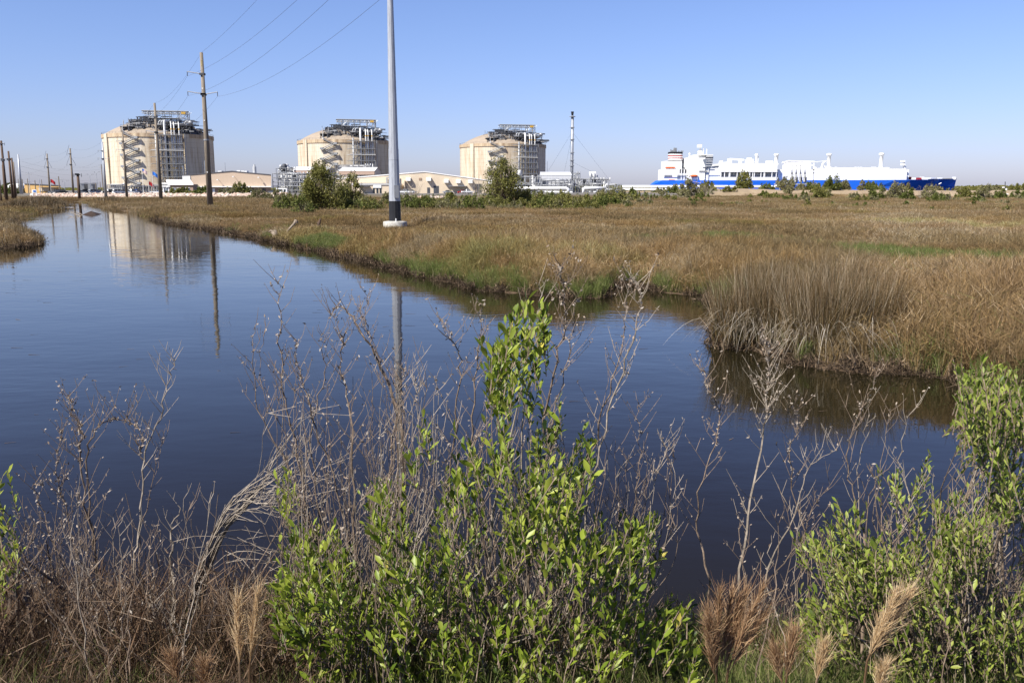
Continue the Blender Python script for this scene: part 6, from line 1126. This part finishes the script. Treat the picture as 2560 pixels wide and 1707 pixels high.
SL = [('tallest slender grey stalk left of centre reaching up over the blue water', [(700, 705), (699, 780), (700, 880), (712, 1000), (735, 1100), (770, 1300), (810, 1500), (850, 1700)], 4.2, .0075, 'dead', 12, 70),
 ('forked grey stalk left of the tallest slender one', [(642, 820), (632, 880), (640, 1000), (690, 1100), (745, 1230), (790, 1400), (815, 1700)], 4.3, .006, 'dead', 8, 50),
 ('short brown tipped stalk between the forked one and the tallest', [(660, 830), (650, 900), (665, 1000), (715, 1090), (770, 1220), (800, 1500)], 4.3, .004, 'dead', 4, 30),
 ('dark stalk with a curled loop at its tip above the water', [(838, 792), (829, 778), (842, 768), (866, 772), (885, 805), (925, 865), (960, 940), (1000, 1050), (1005, 1250), (990, 1700)], 4.3, .009, 'deadb', 10, 60),
 ('upright twiggy stalk just right of the curled one, reaching to the same height', [(925, 742), (912, 780), (920, 830), (945, 900), (985, 1000), (990, 1200), (985, 1600)], 4.35, .006, 'dead', 9, 50),
 ('thin stalk bowed right beside the curled stalk', [(884, 740), (905, 790), (925, 850), (965, 925), (1005, 1010), (1010, 1250), (990, 1600)], 4.4, .004, 'dead', 5, 30),
 ('dark knobbly stalk leaning left before the blue water', [(735, 850), (745, 905), (770, 990), (800, 1100), (860, 1300), (930, 1700)], 4.15, .007, 'deadb', 12, 110),
 ('grey stalk ending at the pole reflection', [(800, 835), (808, 870), (812, 930), (790, 1010), (775, 1100), (800, 1300), (870, 1700)], 4.4, .006, 'dead', 8, 30),
 ('knobbly upright stalk left of the pole reflection', [(855, 830), (852, 900), (862, 990), (880, 1100), (885, 1300), (880, 1700)], 4.1, .009, 'deadb', 14, 90),
 ('twiggy brown headed stalk crossing the pole reflection', [(1010, 930), (1000, 1000), (985, 1090), (960, 1250), (935, 1450), (945, 1700)], 4.1, .008, 'dead', 18, 120),
 ('tan stalk right of the pole reflection', [(1045, 960), (1030, 1020), (1005, 1120), (985, 1300), (995, 1700)], 4.0, .006, 'deadw', 10, 30),
 ('brown seeded stalk left of the leafy spire', [(1105, 800), (1130, 850), (1150, 900), (1145, 1000), (1130, 1150), (1125, 1400), (1150, 1700)], 4.2, .007, 'deadb', 12, 100),
 ('tall seeded stalk just left of the leafy spire', [(1205, 760), (1200, 850), (1190, 950), (1180, 1080), (1170, 1300), (1160, 1700)], 4.1, .0075, 'dead', 14, 110),
 ('brownest and highest seed stalk right of the leafy spire', [(1398, 668), (1405, 720), (1412, 800), (1390, 900), (1360, 1050), (1340, 1250), (1310, 1700)], 4.0, .009, 'deadb', 20, 220),
 ('parallel thinner stalk right of the highest seed stalk', [(1440, 750), (1430, 830), (1410, 930), (1380, 1080), (1350, 1300), (1340, 1700)], 4.1, .006, 'dead', 10, 90),
 ('pale stalk with bent white topped tip right of the leafy bush', [(1577, 700), (1592, 715), (1600, 770), (1580, 850), (1545, 960), (1500, 1120), (1460, 1300), (1420, 1700)], 4.1, .007, 'deadw', 14, 130),
 ('dark stalk twin of the white topped one', [(1575, 705), (1565, 760), (1560, 840), (1530, 950), (1490, 1100), (1440, 1300), (1400, 1700)], 4.2, .006, 'dead', 10, 80),
 ('fine pale stalk topping the leafy spire at its left', [(1352, 710), (1345, 770), (1322, 840), (1310, 950), (1300, 1150)], 4.2, .005, 'deadw', 5, 10),
 ('slender stalk with a small dark tip alone over dark water right of the bush', [(1592, 1010), (1595, 1060), (1600, 1160), (1580, 1300), (1550, 1500), (1530, 1700)], 4.3, .0045, 'dead', 9, 40),
 ('curved pale stalk with a hooked tip over dark water', [(1660, 1110), (1662, 1140), (1640, 1200), (1600, 1300), (1560, 1450), (1540, 1700)], 4.3, .0045, 'deadw', 8, 20),
 ('seeded stalk leaning left over the dark water right of centre', [(1757, 925), (1775, 980), (1800, 1040), (1790, 1110), (1745, 1230), (1745, 1330), (1770, 1450), (1800, 1700)], 4.2, .006, 'dead', 12, 130),
 ('tallest woolly headed stalk below the rush clump', [(1918, 850), (1922, 920), (1915, 1000), (1905, 1090), (1880, 1250), (1850, 1420), (1820, 1700)], 4.2, .008, 'deadw', 22, 300),
 ('dark seeded stalk right of the woolly headed one', [(1985, 1020), (1990, 1070), (1975, 1150), (1990, 1250), (2010, 1350), (2020, 1500)], 4.3, .006, 'dead', 10, 130),
 ('thin stalk arching right with bent tip over the water', [(2088, 1126), (2055, 1145), (2015, 1190), (1985, 1290), (1920, 1420), (1870, 1700)], 4.2, .005, 'deadw', 7, 20),
 ('long thin stalk crossing behind the woolly one', [(2070, 1210), (2035, 1270), (1980, 1380), (1900, 1490), (1850, 1700)], 4.35, .0045, 'deadb', 5, 15),
 ('thin wavy stalk below the rushes with brown tip', [(2192, 938), (2175, 985), (2150, 1030), (2125, 1100), (2118, 1180), (2140, 1260), (2150, 1500)], 4.3, .005, 'dead', 7, 50),
 ('slim stalk beside the wavy one, left of the right bush', [(2225, 1025), (2215, 1080), (2195, 1180), (2170, 1270), (2155, 1500)], 4.3, .004, 'dead', 5, 10),
 ('upright thin stalk in the left of the right bush', [(2172, 1000), (2160, 1080), (2150, 1150), (2145, 1280), (2160, 1600)], 4.4, .004, 'deadw', 4, 10),
 ('leaning grey stalk above the right bush', [(2295, 1010), (2265, 1060), (2250, 1150), (2280, 1250), (2330, 1450)], 4.3, .005, 'deadw', 6, 20),
 ('twig topped pale stalk forking high in the left foreground', [(436, 893), (428, 940), (412, 990), (398, 1050), (370, 1110), (358, 1200), (350, 1330), (335, 1400), (375, 1530), (395, 1700)], 4.2, .008, 'deadw', 12, 0),
 ('thin stalk behind the forking one in the left foreground', [(410, 1100), (385, 1160), (370, 1250), (350, 1360), (360, 1500), (330, 1700)], 4.3, .005, 'dead', 8, 10),
 ('woolly brown seed stalk at far left over the water', [(175, 995), (190, 1050), (205, 1080), (202, 1150), (215, 1260), (240, 1400), (270, 1560), (330, 1700)], 4.2, .008, 'dead', 22, 240),
 ('arched dark stalk bending over to the right in the left foreground', [(352, 1130), (345, 1075), (310, 1050), (270, 1050), (235, 1090), (215, 1150), (225, 1300), (250, 1480), (300, 1600), (335, 1700)], 4.15, .007, 'deadb', 18, 170),
 ('brushy brown stalk with drooping flecks left of the arched one', [(150, 1080), (145, 1180), (160, 1260), (190, 1380), (210, 1500), (300, 1700)], 4.25, .006, 'deadb', 18, 220),
 ('short stalk with brushy tip near the left edge', [(105, 1208), (82, 1215), (92, 1250), (125, 1330), (180, 1450), (260, 1600), (320, 1700)], 4.1, .006, 'deadb', 7, 80),
 ('bleached broken stub left of its taller twin', [(380, 1402), (383, 1450), (378, 1490), (385, 1530), (395, 1600)], 4.3, .016, 'deadw', 0, 0),
 ('bleached stub with a forked arm', [(452, 1270), (432, 1310), (428, 1360), (432, 1430), (430, 1530), (425, 1600)], 4.35, .013, 'deadw', 5, 0),
 ('bare pale stalk standing before the right bush', [(2545, 1300), (2480, 1420), (2440, 1520), (2420, 1700)], 3.9, .010, 'deadw', 10, 0),
 ('thick upright pale stem rising inside the right bush', [(2490, 1130), (2485, 1230), (2500, 1350), (2495, 1550), (2490, 1700)], 4.0, .011, 'deadw', 8, 0),
 ('dark leaning stalk at the right edge', [(2580, 1180), (2545, 1260), (2500, 1380), (2480, 1600)], 4.0, .007, 'dead', 8, 20)]
for i, (lb, pa, Y, r0, mt, tw, sd) in enumerate(SL): stalk(lb, pa, Y, r0*.9, mt, tw*2, int(sd*1.6), 100+i)
rg = random.Random(77)
for (xa, xb, ya, yb, n, lean, grp, lb) in ((690, 1120, 900, 1400, 110, -.1, 'thin dead stems tangled left of the big leafy bush', 'tangle left of the big leafy bush'), (1100, 1700, 1050, 1400, 90, .1, 'thin dead stems standing in the big leafy bush', 'big leafy bush'),
        (20, 640, 1220, 1550, 46, -.1, 'thin dead stems in the left foreground', 'dry left foreground'), (1780, 2060, 1250, 1500, 14, .05, 'thin dead stems over the dark water on the right', 'thin group over dark water'), (2080, 2600, 1150, 1500, 40, .1, 'thin dead stems standing in the right bush', 'right corner bush')):
    for i in range(n):
        x0, y0 = rg.uniform(xa, xb), rg.uniform(ya, yb); cx = (xa+xb)/2; xf = x0*.55+cx*.45+rg.uniform(-60, 60)
        mt_ = rg.choice(['dead', 'deadw', 'dead', 'deadb']); k3 = 'left' if x0 < xa+(xb-xa)/3 else 'right' if x0 > xb-(xb-xa)/3 else 'middle'
        stalk('%s %s dead stem, %s third of the %s' % ('tall' if y0 < (ya+yb)/2 else 'short', {'dead': 'grey', 'deadw': 'bleached', 'deadb': 'brown'}[mt_], k3, lb), [(x0, y0), (x0*.9+xf*.1+rg.uniform(-15, 15), y0*.7+1700*.3), (x0*.4+xf*.6+rg.uniform(-12, 12), y0*.35+1700*.65), (xf, 1700)], rg.uniform(3.3, 4.6), rg.uniform(.0024, .0058), mt_, rg.randint(3, 9), rg.choice((0, 10, 30)), rg.randint(0, 9999), grp)
# bleached fan of branches leaning right over the water
t = thing('bleached_fallen_branch', Vector((at(480, 1580, 4.5).x, 4.5, hz(-1.6, 4.5))), 'bleached white fan of fine branches leaning right over the water', 'dead branch')
for i in range(26):
    a = rg.random(); e_ = (rg.uniform(650, 860), 1030+rg.uniform(-20, 210)); p0 = (470+rg.uniform(-20, 25), 1560); pts = [at(*p0, 4.5), at(500+a*60, 1400-a*60, 4.45), at(560+a*90, 1275-a*60+rg.uniform(-20, 30), 4.4), at((e_[0]+640)/2, e_[1]+70+rg.uniform(-20, 20), 4.35), at(*e_, 4.3+rg.uniform(-.2, .2))]
    m = MB(); c = crook(pts, rg, .008, 3); r0 = .007 if i < 5 else .0032; n = len(c); m.path(c, [max(.0012, r0*(1-k/n)) for k in range(n)], 4)
    for k in range(4): q = c[rg.randrange(n//3, n-1)]; m.path([q, q+Vector((rg.uniform(.02, .2), rg.uniform(-.05, .05), rg.uniform(-.03, .14)))], [.0016, .001], 3, False)
    m.build('branch', M['deadw'], t)
t = thing('curled_tendrils', Vector((at(620, 1500, 4.3).x, 4.3, hz(-1.3, 4.3))), 'pale curling tendrils looping below the bleached fan of branches', 'dead plant'); m = MB()
for i in range(26):
    x0, y0 = rg.uniform(480, 720), rg.uniform(1370, 1600); ph = rg.uniform(0, 6.28); R0 = rg.uniform(30, 110); pts = [at(x0+R0*math.cos(ph+s*.5)*(1+.12*s), y0+R0*.7*math.sin(ph+s*.5), 4.3+rg.uniform(-.1, .1)+.02*s) for s in range(8)]; m.path(pts, .0016, 3)
tag(m.build('tendril', M['deadw'], t), kind='stuff')
# plume grasses
def plume(label, tip, foot, Y, mt, n, L_, spread, seed, heads=1):
    rg2 = random.Random(seed); a, b_ = at(*tip, Y), at(*foot, Y); L_ *= .9; g = b_.copy(); g.z = hz(g.x, g.y)-.05; t = thing('plume_grass', (g.x, g.y, hz(g.x, g.y)), label, 'grass plume')
    MB().path([g, b_.lerp(a, .2), a], [.005, .004, .002], 5).build('stalk', M['drygrass'], t)
    for h in range(heads):
        aa = a+Vector((rg2.uniform(-.07, .07), rg2.uniform(-.08, .08), rg2.uniform(-.12, .0)))*(h > 0); ax = (aa-b_); ln = ax.length; axn = ax.normalized(); V = []; 
        ts = NP.uniform(.25, .95, n); base = np.array([(b_+ax*float(t_))[:] for t_ in ts]); d = np.array(axn[:])[None]+NP.normal(0, spread, (n, 3)); d /= np.linalg.norm(d, axis=1)[:, None]; l_ = NP.uniform(.5, 1.1, n)[:, None]*L_*(1.15-ts[:, None]*.55); w = NP.normal(0, 1, (n, 3)); w -= d*(w*d).sum(1)[:, None]; w /= np.linalg.norm(w, axis=1)[:, None]; w *= .0010
        mid = base+d*l_*.55; dd = NP.normal(0, .18, (n, 3)); tip_ = base+(d+dd)*l_; V = np.stack([base-w, base+w, mid-w, mid+w, tip_-w*.3, tip_+w*.3], 1).reshape(-1, 3); k = np.arange(n)[:, None]*6; F = np.concatenate([k+np.array([[0, 1, 3, 2]]), k+np.array([[2, 3, 5, 4]])]).reshape(-1, 4)
        np_mesh('plume', V, F, M[mt], t)
    return t
plume('pale straw plume at left, taller of two side by side', (645, 1495), (618, 1720), 2.95, 'plume', 420, .17, .13, 1); plume('pale straw plume at left, shorter of two side by side', (595, 1510), (600, 1720), 2.95, 'plume', 420, .16, .14, 2)
plume('rusty plume leaning right below the dark water', (1905, 1470), (1800, 1720), 2.95, 'plume_b', 260, .17, .12, 3, 4); plume('broad rusty orange plume clump left of the leaning rusty one', (1800, 1480), (1790, 1730), 2.95, 'plume_b', 300, .15, .14, 4, 5)
plume('bright straw plume pointing up right before the right bush', (2240, 1490), (2150, 1690), 2.95, 'plume', 600, .15, .15, 5, 2); plume('small straw plume under the bright one', (2060, 1620), (2035, 1730), 2.95, 'plume', 380, .14, .2, 6); plume('small straw plume right of the rusty clump', (1985, 1590), (1960, 1730), 2.95, 'plume_b', 380, .15, .18, 7, 2)
plume('low rusty plume at the bottom left', (432, 1650), (455, 1730), 2.95, 'plume_b', 400, .13, .25, 8, 2); plume('low straw plume at the bottom left beside the rusty one', (510, 1665), (520, 1740), 2.95, 'plume_b', 400, .12, .3, 9, 2); plume('little straw plume low under the right bush', (2210, 1670), (2190, 1740), 2.95, 'plume', 300, .12, .3, 10)
# dry grass covering the bank
sd_ = [tuft('dry_tuft', M['drygrass'], 70, .12, .18, .60, .0042, .30, 4, 60) for _ in range(4)]
x, y = NP.uniform(-5, 5, 9000), NP.uniform(2.6, 6.2, 9000); px = x/y; left = px < -.27
k = (NP.uniform(0, 1, 9000) < np.where(left, np.where(y < 4.3, .26, .06), .08)) & ((y < 5.4) | left); x, y, left = x[k], y[k], left[k]; r, s = rs(len(x), .7, 1.2, .25)
s *= np.where(left, 1.0, .6)[:, None]*np.where(y < 3.6, .55, 1)[:, None]; s[:, 2] *= np.clip(1.25-.16*(y-3.4), .6, 1.3); scatter('dead_bank_grass', np.stack([x, y, height(x, y)-.02], -1), r, s, sd_, 'tangled brown dead grass covering the near bank')
sg = [tuft('green_tuft', M['green'], 50, .10, .10, .30, .0035, .5, 4, 0) for _ in range(3)]
x, y = NP.uniform(-4, 4, 2600), NP.uniform(2.6, 4.6, 2600); r, s = rs(len(x), .7, 1.3, .3); scatter('green_bank_grass', np.stack([x, y, height(x, y)-.02], -1), r, s, sg, 'short green grass showing between the dead stems at the bottom')
# brown leafy reeds at the left edge
rg = random.Random(5)
for i in range(16):
    x0 = rg.uniform(-30, 250); stalk('%s dry brown reed %s' % (('tall', 'short')[i % 2], ('at the left picture edge' if x0 < 60 else 'below the short brushy stalk' if x0 < 150 else 'left of the arched stalk')), [(x0, rg.uniform(1290, 1440)), (x0+rg.uniform(-10, 15), 1500), (x0+rg.uniform(-5, 30), 1720)], rg.uniform(3.9, 4.5), .0045, 'deadb', 14, 60, rg.randint(0, 9999), 'dry brown reeds at the left edge', 'dry_reed', tw=(.04, .11))
bb = thing('twiggy_bush', (at(2470, 1600, 3.8).x, 3.8, hz(2, 3.8)), 'grey leafless twiggy bush low in the right corner before the leafy one', 'bush')
for i in range(50):
    e_ = at(rg.uniform(2330, 2600), rg.uniform(1330, 1620), rg.uniform(3.6, 4.0)); b0 = Vector((bb.location.x+rg.uniform(-.2, .2), 3.8, bb.location.z)); m = MB(); c = crook([b0, b0.lerp(e_, .5)+Vector((rg.uniform(-.06, .06), 0, .04)), e_], rg, .01, 4); m.path(c, [.004*(1-.8*k/len(c)) for k in range(len(c))], 4)
    for k in range(7): q = c[rg.randrange(3, len(c))]; m.path([q, q+Vector((rg.uniform(-.08, .08), rg.uniform(-.05, .05), rg.uniform(-.02, .1)))], [.0016, .001], 3, False)
    m.build('twig', M['dead'], bb)
